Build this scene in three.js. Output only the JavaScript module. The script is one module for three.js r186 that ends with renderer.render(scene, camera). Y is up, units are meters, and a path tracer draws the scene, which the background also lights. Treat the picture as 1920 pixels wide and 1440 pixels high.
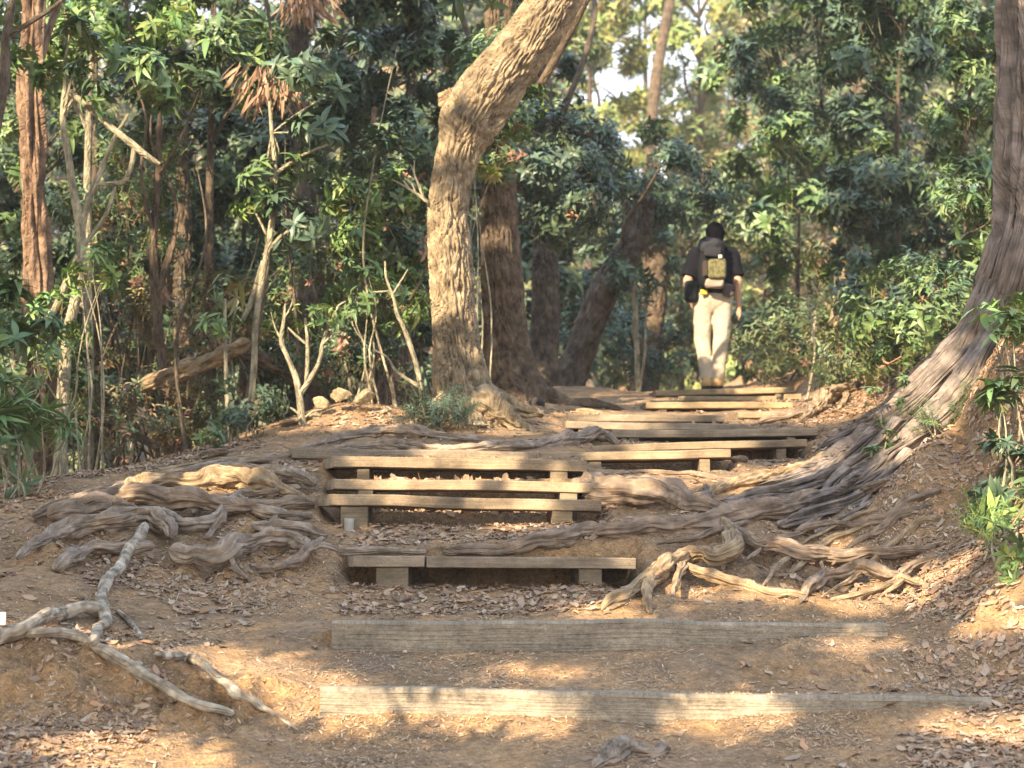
import * as THREE from 'three';
import { ImprovedNoise } from 'three/addons/math/ImprovedNoise.js';
import { mergeGeometries } from 'three/addons/utils/BufferGeometryUtils.js';
import { RoundedBoxGeometry } from 'three/addons/geometries/RoundedBoxGeometry.js';

// ------------------------------------------------------------------ camera, sky, sun, exposure
const F = 3600, EYE = 1.6, PITCH = Math.atan(340 / F);          // long lens, looking a little up the slope
const scene = new THREE.Scene();
const camera = new THREE.PerspectiveCamera(2 * Math.atan(720 / F) * 180 / Math.PI, 4 / 3, 0.1, 500);
camera.position.set(0, EYE, 0);
camera.rotation.set(PITCH, 0, 0);
camera.focus = 11.1;
camera.userData.fStop = 3.0;

const SUN = new THREE.Vector3(-0.44, 0.50, 0.75).normalize();     // towards the sun: behind the camera, to the left, low
const sun = new THREE.DirectionalLight(new THREE.Color().setRGB(1.0, 0.79, 0.53), 5.0);
sun.position.copy(SUN).multiplyScalar(90).add(new THREE.Vector3(0, 2, -14));
sun.target.position.set(0, 2, -14);
sun.castShadow = true;
sun.shadow.radius = 1.0;
Object.assign(sun.shadow.camera, { left: -40, right: 40, top: 40, bottom: -40, near: 1, far: 220 });
sun.shadow.mapSize.set(4096, 4096);
scene.add(sun, sun.target);

function makeSky() {
  const w = 128, h = 64, d = new Float32Array(w * h * 4);
  for (let j = 0; j < h; j++) {
    const el = ((j + 0.5) / h - 0.5) * Math.PI;                   // row 0 is the bottom of the sky
    for (let i = 0; i < w; i++) {
      const az = ((i + 0.5) / w - 0.5) * 2 * Math.PI;
      const v = new THREE.Vector3(Math.cos(el) * Math.cos(az), Math.sin(el), Math.cos(el) * Math.sin(az));
      const t = Math.pow(Math.max(0, v.y), 0.55), g = Math.pow(Math.max(0, v.dot(SUN)), 6);
      const a = [0.90, 0.86, 0.80], b = [0.37, 0.52, 0.78];
      const k = (j * w + i) * 4;
      for (let c = 0; c < 3; c++) d[k + c] = (a[c] * (1 - t) + b[c] * t + g * [0.9, 0.7, 0.4][c]) * (v.y < 0 ? 0.35 : 1);
      d[k + 3] = 1;
    }
  }
  const tex = new THREE.DataTexture(d, w, h, THREE.RGBAFormat, THREE.FloatType);
  tex.mapping = THREE.EquirectangularReflectionMapping;
  tex.magFilter = tex.minFilter = THREE.LinearFilter;
  tex.needsUpdate = true;
  return tex;
}
const skyTex = makeSky();
scene.background = skyTex; scene.environment = skyTex;
scene.backgroundIntensity = 1.0; scene.environmentIntensity = 1.0;

const renderer = new THREE.WebGLRenderer({ antialias: true });
renderer.setSize(1024, 768);
renderer.toneMapping = THREE.LinearToneMapping;
renderer.toneMappingExposure = 2.8;
renderer.shadowMap.enabled = true;

// ------------------------------------------------------------------ helpers
const V = (x, y, z) => new THREE.Vector3(x, y, z);
function rng(seed) { let s = seed | 0; return () => { s = (s + 0x6d2b79f5) | 0; let t = Math.imul(s ^ (s >>> 15), 1 | s); t = (t + Math.imul(t ^ (t >>> 7), 61 | t)) ^ t; return ((t ^ (t >>> 14)) >>> 0) / 4294967296; }; }
const PN = new ImprovedNoise();
const noise = (x, y, z = 0) => PN.noise(x + 131.7, y + 71.3, z + 17.9);
const fbm = (x, y, z = 0, o = 4) => { let a = 0, k = 1; for (let i = 0; i < o; i++) { a += noise(x, y, z) * k; x *= 2.03; y *= 2.03; z *= 2.03; k *= 0.5; } return a; };
const ridged0 = (n) => 1 - 2 * Math.abs(n);
const clamp = (x, a, b) => Math.max(a, Math.min(b, x)), lerp = (a, b, t) => a + (b - a) * t;
const sstep = (a, b, x) => { const t = clamp((x - a) / (b - a), 0, 1); return t * t * (3 - 2 * t); };
const cp = Math.cos(PITCH), sp = Math.sin(PITCH);
function ray(px, py) { const x = (px - 960) / F, y = -(py - 720) / F; return [x, y * cp + sp, y * sp - cp]; }
function at(px, py, D) { const [x, y, z] = ray(px, py), t = D / -z; return V(x * t, EYE + y * t, -D); }
function pixelOf(p) { const y = p.y - EYE, z = p.z, yc = y * cp + z * sp, zc = -y * sp + z * cp; return zc > -0.2 ? null : [960 + p.x / -zc * F, 720 - yc / -zc * F, -zc]; }
const pxm = (px, D) => px * D / F;                                // pixels to metres at distance D

const names = {};
function numbered(n) { const k = names[n] = (names[n] ?? -1) + 1; return k ? n + '_' + String(k).padStart(3, '0') : n; }
function tag(o, label, category, group, kind) {
  if (label) o.userData.label = label;
  if (category) o.userData.category = category;
  if (group) o.userData.group = group;
  if (kind) o.userData.kind = kind;
  return o;
}
function thing(name, label, category, pos, group) {
  const g = new THREE.Group(); g.name = numbered(name); if (pos) g.position.copy(pos); scene.add(g);
  return tag(g, label, category, group);
}
function add(name, geo, mat, parent, label) {                     // geometry is given in world metres; parents only shift
  const m = new THREE.Mesh(geo, mat); m.name = parent ? name : numbered(name); m.castShadow = m.receiveShadow = true;
  if (parent) { const p = parent.getWorldPosition(V(0, 0, 0)); if (p.lengthSq() > 0) geo.translate(-p.x, -p.y, -p.z); parent.add(m); } else scene.add(m);
  if (label) m.userData.label = label;
  return m;
}
const std = (o) => new THREE.MeshStandardMaterial(Object.assign({ roughness: 0.92 }, o));
const rgb = (r, g, b) => new THREE.Color().setRGB(r, g, b);

// tileable noise for textures
function tileField(n, cells, oct, seed, sx = 1) {
  const out = new Float32Array(n * n); let amp = 1, tot = 0;
  for (let o = 0; o < oct; o++) {
    const c = cells << o, cx = Math.max(1, Math.round(c * sx)), r = rng(seed + o * 977), lat = new Float32Array(c * cx);
    for (let i = 0; i < lat.length; i++) lat[i] = r();
    for (let y = 0; y < n; y++) {
      const fy = y / n * c, y0 = Math.floor(fy), ty = fy - y0, wy = ty * ty * (3 - 2 * ty), ya = (y0 % c) * cx, yb = ((y0 + 1) % c) * cx;
      for (let x = 0; x < n; x++) {
        const fx = x / n * cx, x0 = Math.floor(fx), tx = fx - x0, wx = tx * tx * (3 - 2 * tx), xa = x0 % cx, xb = (x0 + 1) % cx;
        out[y * n + x] += amp * lerp(lerp(lat[ya + xa], lat[ya + xb], wx), lerp(lat[yb + xa], lat[yb + xb], wx), wy);
      }
    }
    tot += amp; amp *= 0.6;
  }
  for (let i = 0; i < out.length; i++) out[i] /= tot;
  return out;
}
function tex(n, f, srgb, rep = 1) {
  const d = new Uint8Array(n * n * 4);
  for (let i = 0; i < n * n; i++) { const c = f(i); d[i * 4] = clamp(c[0], 0, 1) * 255; d[i * 4 + 1] = clamp(c[1], 0, 1) * 255; d[i * 4 + 2] = clamp(c[2], 0, 1) * 255; d[i * 4 + 3] = 255; }
  const t = new THREE.DataTexture(d, n, n, THREE.RGBAFormat); t.wrapS = t.wrapT = THREE.RepeatWrapping; t.magFilter = THREE.LinearFilter; t.minFilter = THREE.LinearMipmapLinearFilter; t.generateMipmaps = true;
  if (srgb) t.colorSpace = THREE.SRGBColorSpace; t.repeat.set(rep, rep); t.needsUpdate = true; return t;
}

// a bent, uneven tube: pts = [[Vector3, radius], ...]; opt.disp(theta, s, r, p) returns metres added to the radius
function loft(pts, opt = {}) {
  const seg = opt.seg ?? 20, step = opt.step ?? 0.03, closed = false;
  const curve = new THREE.CatmullRomCurve3(pts.map((p) => p[0]), closed, 'centripetal');
  const L = curve.getLength(), n = Math.max(4, Math.ceil(L / step)), div = curve.getLengths(pts.length * 24);
  // arc length of every control point
  const arc = pts.map((_, i) => { const u = i / (pts.length - 1), k = u * (div.length - 1), a = Math.floor(k), b = Math.min(div.length - 1, a + 1); return lerp(div[a], div[b], k - a); });
  const total = arc[arc.length - 1];
  const radAt = (s) => { let i = 0; while (i < arc.length - 2 && s > arc[i + 1]) i++; const t = sstep(arc[i], arc[i + 1], s); return lerp(pts[i][1], pts[i + 1][1], t); };
  const P = [], T = []; for (let i = 0; i <= n; i++) { P.push(curve.getPointAt(i / n)); T.push(curve.getTangentAt(i / n)); }
  let N = V(0, 0, 1); if (Math.abs(T[0].dot(N)) > 0.9) N = V(1, 0, 0);
  const pos = [], col = [], uv = [], idx = [], q = V(), c3 = rgb(1, 1, 1);
  for (let i = 0; i <= n; i++) {
    N = N.clone().addScaledVector(T[i], -N.dot(T[i])).normalize(); const B = T[i].clone().cross(N);
    const s = i / n * total, r0 = radAt(s), cap = opt.round ? Math.sqrt(clamp(Math.min(i, n - i) / Math.max(1, r0 / step * 0.7), 0.02, 1)) : 1;
    for (let j = 0; j <= seg; j++) {
      const th = (j % seg) / seg * Math.PI * 2;
      let r = r0 * cap; const cx = Math.cos(th), sx = Math.sin(th);
      if (opt.disp) r += opt.disp(th, s, r0, P[i], cx, sx) * cap;
      q.copy(P[i]).addScaledVector(N, cx * r).addScaledVector(B, sx * r);
      if (opt.flat) q.y = P[i].y + (q.y - P[i].y) * opt.flat;
      pos.push(q.x, q.y, q.z); uv.push(j / seg * 6.28 * r0, s);
      if (opt.color) { opt.color(c3, th, s, q); col.push(c3.r, c3.g, c3.b); }
    }
  }
  const w = seg + 1;
  for (let i = 0; i < n; i++) for (let j = 0; j < seg; j++) { const a = i * w + j; idx.push(a, a + w, a + 1, a + 1, a + w, a + w + 1); }
  for (const [i, flip] of [[0, false], [n, true]]) {             // end caps
    const k = pos.length / 3; pos.push(P[i].x, P[i].y, P[i].z); uv.push(0, 0); if (opt.color) { opt.color(c3, 0, 0, P[i]); col.push(c3.r, c3.g, c3.b); }
    for (let j = 0; j < seg; j++) { const a = i * w + j; flip ? idx.push(a, k, a + 1) : idx.push(a, a + 1, k); }
  }
  const g = new THREE.BufferGeometry();
  g.setAttribute('position', new THREE.Float32BufferAttribute(pos, 3)); g.setAttribute('uv', new THREE.Float32BufferAttribute(uv, 2));
  if (opt.color) g.setAttribute('color', new THREE.Float32BufferAttribute(col, 3));
  // winding: make faces look outward
  const a = V().fromArray(pos, 0).sub(P[0]), b = V().fromArray(pos, 3).sub(P[0]);
  if (a.cross(b).dot(T[0]) < 0 === false) { for (let i = 0; i < idx.length; i += 3) { const t = idx[i]; idx[i] = idx[i + 1]; idx[i + 1] = t; } }
  g.setIndex(idx); g.computeVertexNormals();
  const nn = g.attributes.normal;                                 // close the seam's shading
  for (let i = 0; i <= n; i++) { const p = i * w, e = p + seg; const x = nn.getX(p) + nn.getX(e), y = nn.getY(p) + nn.getY(e), z = nn.getZ(p) + nn.getZ(e), l = Math.hypot(x, y, z) || 1; nn.setXYZ(p, x / l, y / l, z / l); nn.setXYZ(e, x / l, y / l, z / l); }
  return g;
}
const trace = (list, D) => list.map(([x, y, r, d]) => [at(x, y, d ?? D), pxm(r, d ?? D)]);

// ------------------------------------------------------------------ ground
const pl = (t, x) => { let i = 0; while (i < t.length - 2 && x > t[i + 1][0]) i++; const k = clamp((x - t[i][0]) / (t[i + 1][0] - t[i][0]), 0, 1); return lerp(t[i][1], t[i + 1][1], k); };
const FAR = (x, D) => pl([[-120, -8], [-20, -1.2], [0, 0], [8, 0.72], [20, 3.25], [45, 3.3], [130, 16]], D) + (x > 1.6 ? Math.min((x - 1.6) * 0.5, 9) * sstep(2, 12, D) : x < -2 ? Math.max((x + 2) * 0.22, -3) * sstep(4, 14, D) : 0);
const C = [];                                                     // control points x, z, y
const G = (...l) => { for (const [x, y, D] of l) { const p = at(x, y, D); C.push([p.x, -D, p.y]); } };
G([0, 1440, 8.15], [300, 1440, 8.2], [640, 1440, 8.2], [960, 1440, 8.2], [1400, 1440, 8.2], [1700, 1435, 8.2], [1920, 1420, 8.25]);
G([580, 1388, 8.75], [700, 1385, 8.74], [840, 1382, 8.74], [960, 1374, 8.77], [1200, 1370, 8.77], [1400, 1366, 8.77], [1600, 1352, 8.8], [1800, 1334, 8.82]);
G([620, 1301, 9.02], [760, 1300, 9.02], [960, 1301, 9.02], [1150, 1303, 9.02], [1350, 1305, 9.02], [1600, 1310, 9.02], [1830, 1314, 9.02]);
G([700, 1396, 8.66], [960, 1392, 8.66], [1200, 1388, 8.66], [1400, 1382, 8.66], [750, 1240, 9.5], [950, 1239, 9.5], [1150, 1236, 9.5], [1350, 1230, 9.5]);
G([520, 1270, 9.2], [800, 1262, 9.3], [1100, 1262, 9.3], [1400, 1262, 9.3], [1650, 1262, 9.25]);
G([610, 1232, 9.62], [750, 1230, 9.62], [900, 1229, 9.62], [1100, 1226, 9.62], [1250, 1221, 9.62], [1400, 1213, 9.62], [1550, 1198, 9.64]);
G([640, 1174, 9.87], [800, 1173, 9.87], [960, 1173, 9.87], [1150, 1173, 9.87], [1400, 1173, 9.87], [1640, 1176, 9.87]);
G([640, 1150, 10.2], [800, 1148, 10.2], [950, 1147, 10.2], [1100, 1140, 10.2], [700, 1104, 10.6], [850, 1102, 10.62], [1000, 1100, 10.62], [1120, 1095, 10.6]);
G([640, 1052, 11], [750, 1048, 11], [900, 1043, 11], [1050, 1040, 11], [1180, 1040, 11], [650, 1015, 11.4], [780, 1012, 11.4], [900, 1005, 11.4], [1050, 998, 11.4], [1120, 1000, 11.4]);
G([620, 975, 11.75], [750, 966, 11.75], [900, 962, 11.75], [1050, 965, 11.75], [700, 930, 12.1], [900, 926, 12.1], [1080, 926, 12.1], [700, 890, 12.45], [900, 888, 12.5], [1080, 890, 12.45], [700, 858, 12.9], [900, 856, 12.9], [1050, 862, 12.9]);
G([560, 862, 13], [700, 846, 13.3], [900, 842, 13.3], [1050, 838, 13.4], [1200, 886, 12.75], [1330, 886, 12.8], [1430, 884, 12.8], [1200, 862, 13.3], [1350, 858, 13.4], [1480, 862, 13.3], [1250, 832, 14], [1400, 834, 14], [1250, 808, 14.8], [1420, 806, 14.8], [1120, 815, 14.4]);
G([1100, 790, 15.2], [1250, 788, 15.6], [1400, 790, 15.6], [1350, 770, 16.8], [1220, 768, 16.8], [1350, 752, 17.8], [1250, 748, 18], [1340, 734, 19.2], [1335, 730, 19.9], [1480, 752, 17.8], [1440, 735, 19.3], [1200, 742, 19.5]);
G([760, 800, 14.2], [860, 790, 14.3], [960, 800, 14.4], [1020, 790, 14.8], [880, 770, 15], [980, 755, 16.3], [1080, 765, 16.3], [1060, 725, 20], [1160, 745, 18.5]);
G([100, 905, 12.5], [200, 890, 12.8], [300, 876, 13.2], [420, 846, 13.6], [500, 815, 14.2], [560, 796, 14.5], [600, 772, 14.7], [645, 757, 14.9], [690, 757, 14.9], [740, 772, 14.9]);
G([30, 1020, 11], [100, 1005, 11.05], [300, 1005, 11.2], [450, 1000, 11.3], [570, 1000, 11.35], [100, 955, 11.7], [300, 935, 12], [500, 905, 12.4], [200, 920, 12.2], [400, 900, 12.6], [560, 940, 11.95], [600, 890, 12.5]);
G([60, 1065, 10.5], [150, 1075, 10.5], [300, 1072, 10.75], [400, 1075, 10.8], [500, 1085, 10.75], [590, 1090, 10.7], [0, 1100, 10.1], [150, 1120, 10.05], [300, 1140, 10.1], [420, 1150, 10.15], [540, 1150, 10.2]);
G([0, 1160, 9.6], [120, 1180, 9.5], [250, 1180, 9.65], [400, 1195, 9.7], [520, 1215, 9.6], [0, 1225, 9.02], [120, 1228, 9.04], [220, 1238, 9.08], [330, 1246, 9.16], [420, 1262, 9.2]);
G([0, 1330, 8.78], [120, 1330, 8.8], [250, 1336, 8.84], [340, 1340, 8.88], [440, 1352, 8.9], [500, 1365, 8.8], [470, 1290, 9.05], [0, 1385, 8.4], [200, 1385, 8.45], [400, 1385, 8.55]);
G([1180, 1010, 11.2], [1250, 960, 11.8], [1180, 945, 12], [1350, 920, 12.2], [1250, 905, 12.5], [1300, 1010, 11.2], [1420, 990, 11.4], [1500, 1020, 11.2], [1400, 1060, 10.75], [1250, 1080, 10.6], [1500, 1075, 10.7], [1600, 1030, 11.1], [1650, 1080, 10.6], [1300, 1120, 10.25], [1200, 1130, 10.2], [1450, 1125, 10.25], [1600, 1128, 10.2], [1700, 1110, 10.3]);
G([1720, 1180, 9.8], [1760, 1240, 9.4], [1850, 1280, 9.2], [1800, 1130, 9.95], [1850, 1200, 9.45], [1910, 1250, 9.25], [1760, 1050, 10.55], [1800, 1000, 10.8], [1860, 1060, 10.1], [1910, 1120, 9.65], [1910, 1000, 10.3]);
G([1500, 950, 11.8], [1620, 950, 11.7], [1720, 940, 11.6], [1480, 905, 12.4], [1600, 885, 12.3], [1700, 850, 12.2], [1800, 850, 11.45], [1900, 860, 11.0], [1905, 640, 11.35], [1850, 715, 11.4], [1780, 800, 11.5], [1720, 868, 11.55], [1540, 840, 13.4], [1640, 800, 13.3], [1740, 770, 13], [1560, 780, 15.2], [1600, 735, 16.8], [1660, 718, 17], [1750, 712, 15.5], [1560, 750, 18], [1850, 680, 14], [1910, 640, 14]);
for (const [x, z, y] of [[0, -6, 0.32], [-2.5, -6, 0.5], [2.5, -6, 0.7], [0, -4, 0.15], [-3.5, -8.5, 0.9], [-3.8, -10.5, 1.35], [-4.2, -12.5, 1.8], [3.2, -8, 1.0], [3.4, -9.5, 2.2], [4.2, -11, 3.6], [4.8, -13, 4.4], [-3, -16, 2.1], [-4.5, -17, 1.75], [-1.8, -17.5, 2.5], [-3.5, -20, 1.8], [-0.6, -20, 3.05], [3.6, -19, 3.9], [2.2, -22, 3.3], [0.8, -23, 3.2]]) C.push([x, z, y]);
for (let x = -8.5; x <= 8.6; x += 2.4) { C.push([x, -2, FAR(x, 2)]); C.push([x, -27, FAR(x, 27)]); }
for (let D = 5; D < 26; D += 3.5) for (const x of [-8.5, 8.5]) C.push([x, -D, FAR(x, D)]);
const tps = (() => {
  const n = C.length, m = n + 3, A = [], U = (r2) => (r2 < 1e-9 ? 0 : 0.5 * r2 * Math.log(r2));
  for (let i = 0; i < m; i++) A.push(new Float64Array(m + 1));
  for (let i = 0; i < n; i++) {
    for (let j = 0; j < n; j++) A[i][j] = U((C[i][0] - C[j][0]) ** 2 + (C[i][1] - C[j][1]) ** 2);
    A[i][i] += 2e-4; A[i][n] = A[n][i] = 1; A[i][n + 1] = A[n + 1][i] = C[i][0]; A[i][n + 2] = A[n + 2][i] = C[i][1]; A[i][m] = C[i][2];
  }
  for (let k = 0; k < m; k++) {
    let p = k; for (let i = k + 1; i < m; i++) if (Math.abs(A[i][k]) > Math.abs(A[p][k])) p = i;
    [A[k], A[p]] = [A[p], A[k]];
    for (let i = k + 1; i < m; i++) { const f = A[i][k] / A[k][k]; if (f) for (let j = k; j <= m; j++) A[i][j] -= f * A[k][j]; }
  }
  const w = new Float64Array(m);
  for (let k = m - 1; k >= 0; k--) { let s = A[k][m]; for (let j = k + 1; j < m; j++) s -= A[k][j] * w[j]; w[k] = s / A[k][k]; }
  return (x, z) => { let s = w[n] + w[n + 1] * x + w[n + 2] * z; for (let i = 0; i < n; i++) { const dx = x - C[i][0], dz = z - C[i][1], r2 = dx * dx + dz * dz; if (r2 > 1e-9) s += w[i] * 0.5 * r2 * Math.log(r2); } return s; };
})();
const GX0 = -8.6, GZ0 = -27, GC = 0.05, GNX = Math.round(17.2 / GC) + 1, GNZ = Math.round(25 / GC) + 1, HM = new Float32Array(GNX * GNZ);
for (let j = 0; j < GNZ; j++) for (let i = 0; i < GNX; i++) {
  const x = GX0 + i * GC, z = GZ0 + j * GC, e = Math.min(sstep(0, 1.6, x - GX0), sstep(0, 1.6, 8.6 - x), sstep(0, 2, z - GZ0), sstep(0, 1.5, -2 - z));
  HM[j * GNX + i] = e > 0 ? lerp(FAR(x, -z), tps(x, z), e) : FAR(x, -z);
}
function smoothGround(x, z) {
  const fx = (x - GX0) / GC, fz = (z - GZ0) / GC, i = Math.floor(fx), j = Math.floor(fz);
  if (i < 0 || j < 0 || i >= GNX - 1 || j >= GNZ - 1) return FAR(x, -z);
  const a = fx - i, b = fz - j, k = j * GNX + i;
  return lerp(lerp(HM[k], HM[k + 1], a), lerp(HM[k + GNX], HM[k + GNX + 1], a), b);
}
// steps cut into the slope: [left, right, row of the top edge, distance, px from that edge down to the soil (left, middle, right), how far the hollow runs back]
const CUT = [[560, 1880, 1303, 8.9, 8, 54, 6, 0.0], [600, 1690, 1177, 9.72, 44, 46, 4, 0.0], [625, 1195, 1041, 10.62, 58, 64, 54, 0.72], [600, 1128, 930, 11.62, 54, 58, 52, 0.4], [610, 1125, 900, 12.02, 58, 62, 58, 0.36], [610, 1100, 858, 12.42, 40, 42, 40, 0.36],
  [1100, 1375, 845, 12.96, 36, 42, 40, 0.42], [1120, 1515, 828, 13.5, 30, 36, 36, 0.4], [1150, 1530, 805, 14.2, 24, 30, 30, 0.35], [1060, 1400, 791, 14.75, 24, 26, 24, 0.36], [1070, 1358, 777, 15.3, 20, 22, 22, 0.36], [1384, 1487, 772, 15.9, 20, 22, 22, 0.36], [1205, 1486, 754, 16.9, 20, 22, 22, 0.36], [1272, 1456, 742, 17.9, 15, 15, 15, 0.36], [1222, 1490, 729, 18.8, 18, 18, 18, 0.4]].map(([xl, xr, row, D, a, m, b, back], i) => { const p = at(xl, row, D), q = at(xr, row, D); return { x0: p.x, x1: q.x, y: p.y, z: -D, f: [a, m, b].map((k) => pxm(k, D)), back, flat: i < 2 }; });
const ROUGH = [[200, 1275, 8.95, 0.9, 0.3, 0.09], [420, 1310, 8.95, 0.5, 0.25, 0.09], [480, 1085, 10.75, 1.0, 0.3, 0.06], [1860, 1140, 9.75, 0.5, 0.7, 0.05], [1420, 1050, 10.8, 0.9, 0.35, 0.04], [1200, 1120, 10.3, 0.4, 0.3, 0.03]].map(([x, y, D, rx, rz, k]) => { const p = at(x, y, D); return [p.x, p.z, rx, rz, k]; });
function ground(x, z) {
  let y = smoothGround(x, z) + 0.022 * fbm(x * 2.1, z * 2.1, 0, 2) + 0.011 * fbm(x * 8, z * 8, 3, 3);
  if (z < -8 && z > -19.6 && x > -4 && x < 4) {
    for (const [cx, cz, rx, rz, k] of ROUGH) { const d = ((x - cx) / rx) ** 2 + ((z - cz) / rz) ** 2; if (d < 1) y += (1 - d) * k * (fbm(x * 7, z * 7, 6, 3) + 0.5 * ridged0(noise(x * 15, z * 15, 2))); }
    for (const c of CUT) {
      const d = z - c.z; if (d > 0.5 || d < -0.6 || x < c.x0 - 0.1 || x > c.x1 + 0.1) continue;
      const u = (x - c.x0) / (c.x1 - c.x0), e = sstep(-0.04, 0.06, u) * sstep(1.05, 0.97, u), f = u < 0.5 ? lerp(c.f[0], c.f[1], u * 2) : lerp(c.f[1], c.f[2], u * 2 - 1), low = c.y - f + 0.012 * fbm(x * 9, z * 9, 1, 2);
      if (d > -0.05 - c.back) { const t = lerp(low, y, Math.max(sstep(0.12, 0.5, d), 1 - e)); y = Math.min(y, t); }
      else if (c.flat) y = lerp(c.y - 0.006 + 0.006 * fbm(x * 8, z * 8, 3, 2), y, Math.max(sstep(0.12, 0.5, -d), 1 - e));
    }
  }
  return y;
}
// soil washed out from under and between the exposed roots
const DIG = [[300, 975, 11.4, 1.15, 0.5, 0.10], [440, 1045, 10.9, 0.6, 0.26, 0.13], [130, 1040, 10.8, 0.5, 0.3, 0.08], [1420, 1045, 10.85, 0.95, 0.36, 0.11], [1250, 1075, 10.55, 0.4, 0.3, 0.10], [1600, 1080, 10.5, 0.5, 0.3, 0.09], [1150, 1012, 11.15, 0.9, 0.14, 0.10], [1560, 960, 11.6, 0.5, 0.3, 0.08], [420, 910, 12.4, 0.9, 0.4, 0.06], [290, 1290, 9.0, 0.5, 0.16, 0.08]].map(([x, y, D, rx, rz, k]) => { const p = at(x, y, D); return [p.x, p.z, rx, rz, k]; });
function soil(x, z) {
  let y = ground(x, z);
  for (const [cx, cz, rx, rz, k] of DIG) { const d = ((x - cx) / rx) ** 2 + ((z - cz) / rz) ** 2; if (d < 1) y -= k * sstep(1, 0.45, d) * clamp(0.55 + 0.9 * fbm(x * 3.2, z * 3.2, 12, 2), 0, 1.2); }
  return y;
}
function groundNormal(x, z, e = 0.05) { return V(soil(x - e, z) - soil(x + e, z), 2 * e, soil(x, z - e) - soil(x, z + e)).normalize(); }
function hit(px, py, lift = 0) {                                  // where the line of sight through a pixel meets the ground
  const [x, y, z] = ray(px, py); let t = 6;
  for (; t < 40; t += 0.02) if (EYE + y * t < ground(x * t, z * t) + lift) break;
  return t < 40 ? V(x * t, EYE + y * t, z * t) : null;
}
const onGround = (px, D) => { const p = at(px, 800, D); p.y = ground(p.x, p.z); return p; };

// ------------------------------------------------------------------ materials
const dirtA = tileField(1024, 8, 6, 11), dirtB = tileField(1024, 48, 4, 29), dirtC = tileField(1024, 160, 2, 53);
const dirtMap = tex(1024, (i) => { const a = dirtA[i] - 0.5, b = dirtB[i] - 0.5, c = dirtC[i] - 0.5, k = 0.80 + a * 0.42 + b * 0.34 + c * 0.26; return [k, k * 0.985 - a * 0.03, k * 0.965 - a * 0.06]; }, true);
const dirtBump = tex(1024, (i) => { const k = dirtA[i] * 0.4 + dirtB[i] * 0.35 + dirtC[i] * 0.25; return [k, k, k]; }, false);
const woodA = tileField(1024, 4, 5, 71, 14), woodB = tileField(1024, 6, 4, 83), woodC = tileField(1024, 3, 6, 97, 40);
const woodMap = tex(1024, (i) => { const k = 0.80 + (woodA[i] - 0.5) * 0.12 + (woodB[i] - 0.5) * 0.55 + (woodC[i] - 0.5) * 0.2 + (dirtC[i] - 0.5) * 0.2; return [k, k * 0.985, k * 0.95]; }, true);
const dirtWood = tex(1024, (i) => { const k = 0.80 + (woodB[i] - 0.5) * 0.35 + (dirtB[i] - 0.5) * 0.3 + (dirtC[i] - 0.5) * 0.25 + (woodC[i] - 0.5) * 0.15; return [k, k * 0.98, k * 0.94]; }, true);
const woodBump = tex(1024, (i) => { const k = woodA[i] * 0.5 + woodC[i] * 0.5; return [k, k, k]; }, false);
function grainField(n, fu, fv, warp, oct, z0) {                    // ridged, long-grained relief that repeats without a seam
  const out = new Float32Array(n * n);
  const f = (u, v) => { let a = 0, k = 1, s = 1; const w = warp * noise(u * fu * 0.3, v * fv * 1.1, z0 + 9); for (let o = 0; o < oct; o++) { a += k * (0.9 - 1.9 * Math.max(0, 1 - 3.6 * Math.abs(noise((u * fu + w) * s, v * fv * s, z0 + o * 5.3)))); k *= 0.55; s *= 2.1; } return a; };
  for (let j = 0; j < n; j++) for (let i = 0; i < n; i++) { const u = i / n, v = j / n, a = sstep(0.8, 1, u), b = sstep(0.8, 1, v); let h = f(u, v); if (a > 0) h = lerp(h, f(u - 1, v), a); if (b > 0) { let g = f(u, v - 1); if (a > 0) g = lerp(g, f(u - 1, v - 1), a); h = lerp(h, g, b); } out[j * n + i] = clamp(0.5 + h * 0.3, 0, 1); }
  return out;
}
const barkA = grainField(768, 24, 5, 1.6, 3, 1), barkB = tileField(768, 9, 5, 183), cedA = grainField(768, 34, 1.5, 1.2, 3, 31);
const bk = (i) => barkA[i] * 0.8 + barkB[i] * 0.2;
const barkMap = tex(768, (i) => { const k = 0.80 + (barkB[i] - 0.5) * 0.65; return [k + 0.02, k + 0.01, k - 0.01]; }, true);
const cedarBump = tex(768, (i) => { const k = cedA[i]; return [k, k, k]; }, false);
const barkBump = tex(768, (i) => { const k = bk(i); return [k, k, k]; }, false); barkMap.repeat.set(1.6, 1.6); barkBump.repeat.set(1.3, 1.3); cedarBump.repeat.set(1.2, 1);
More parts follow.
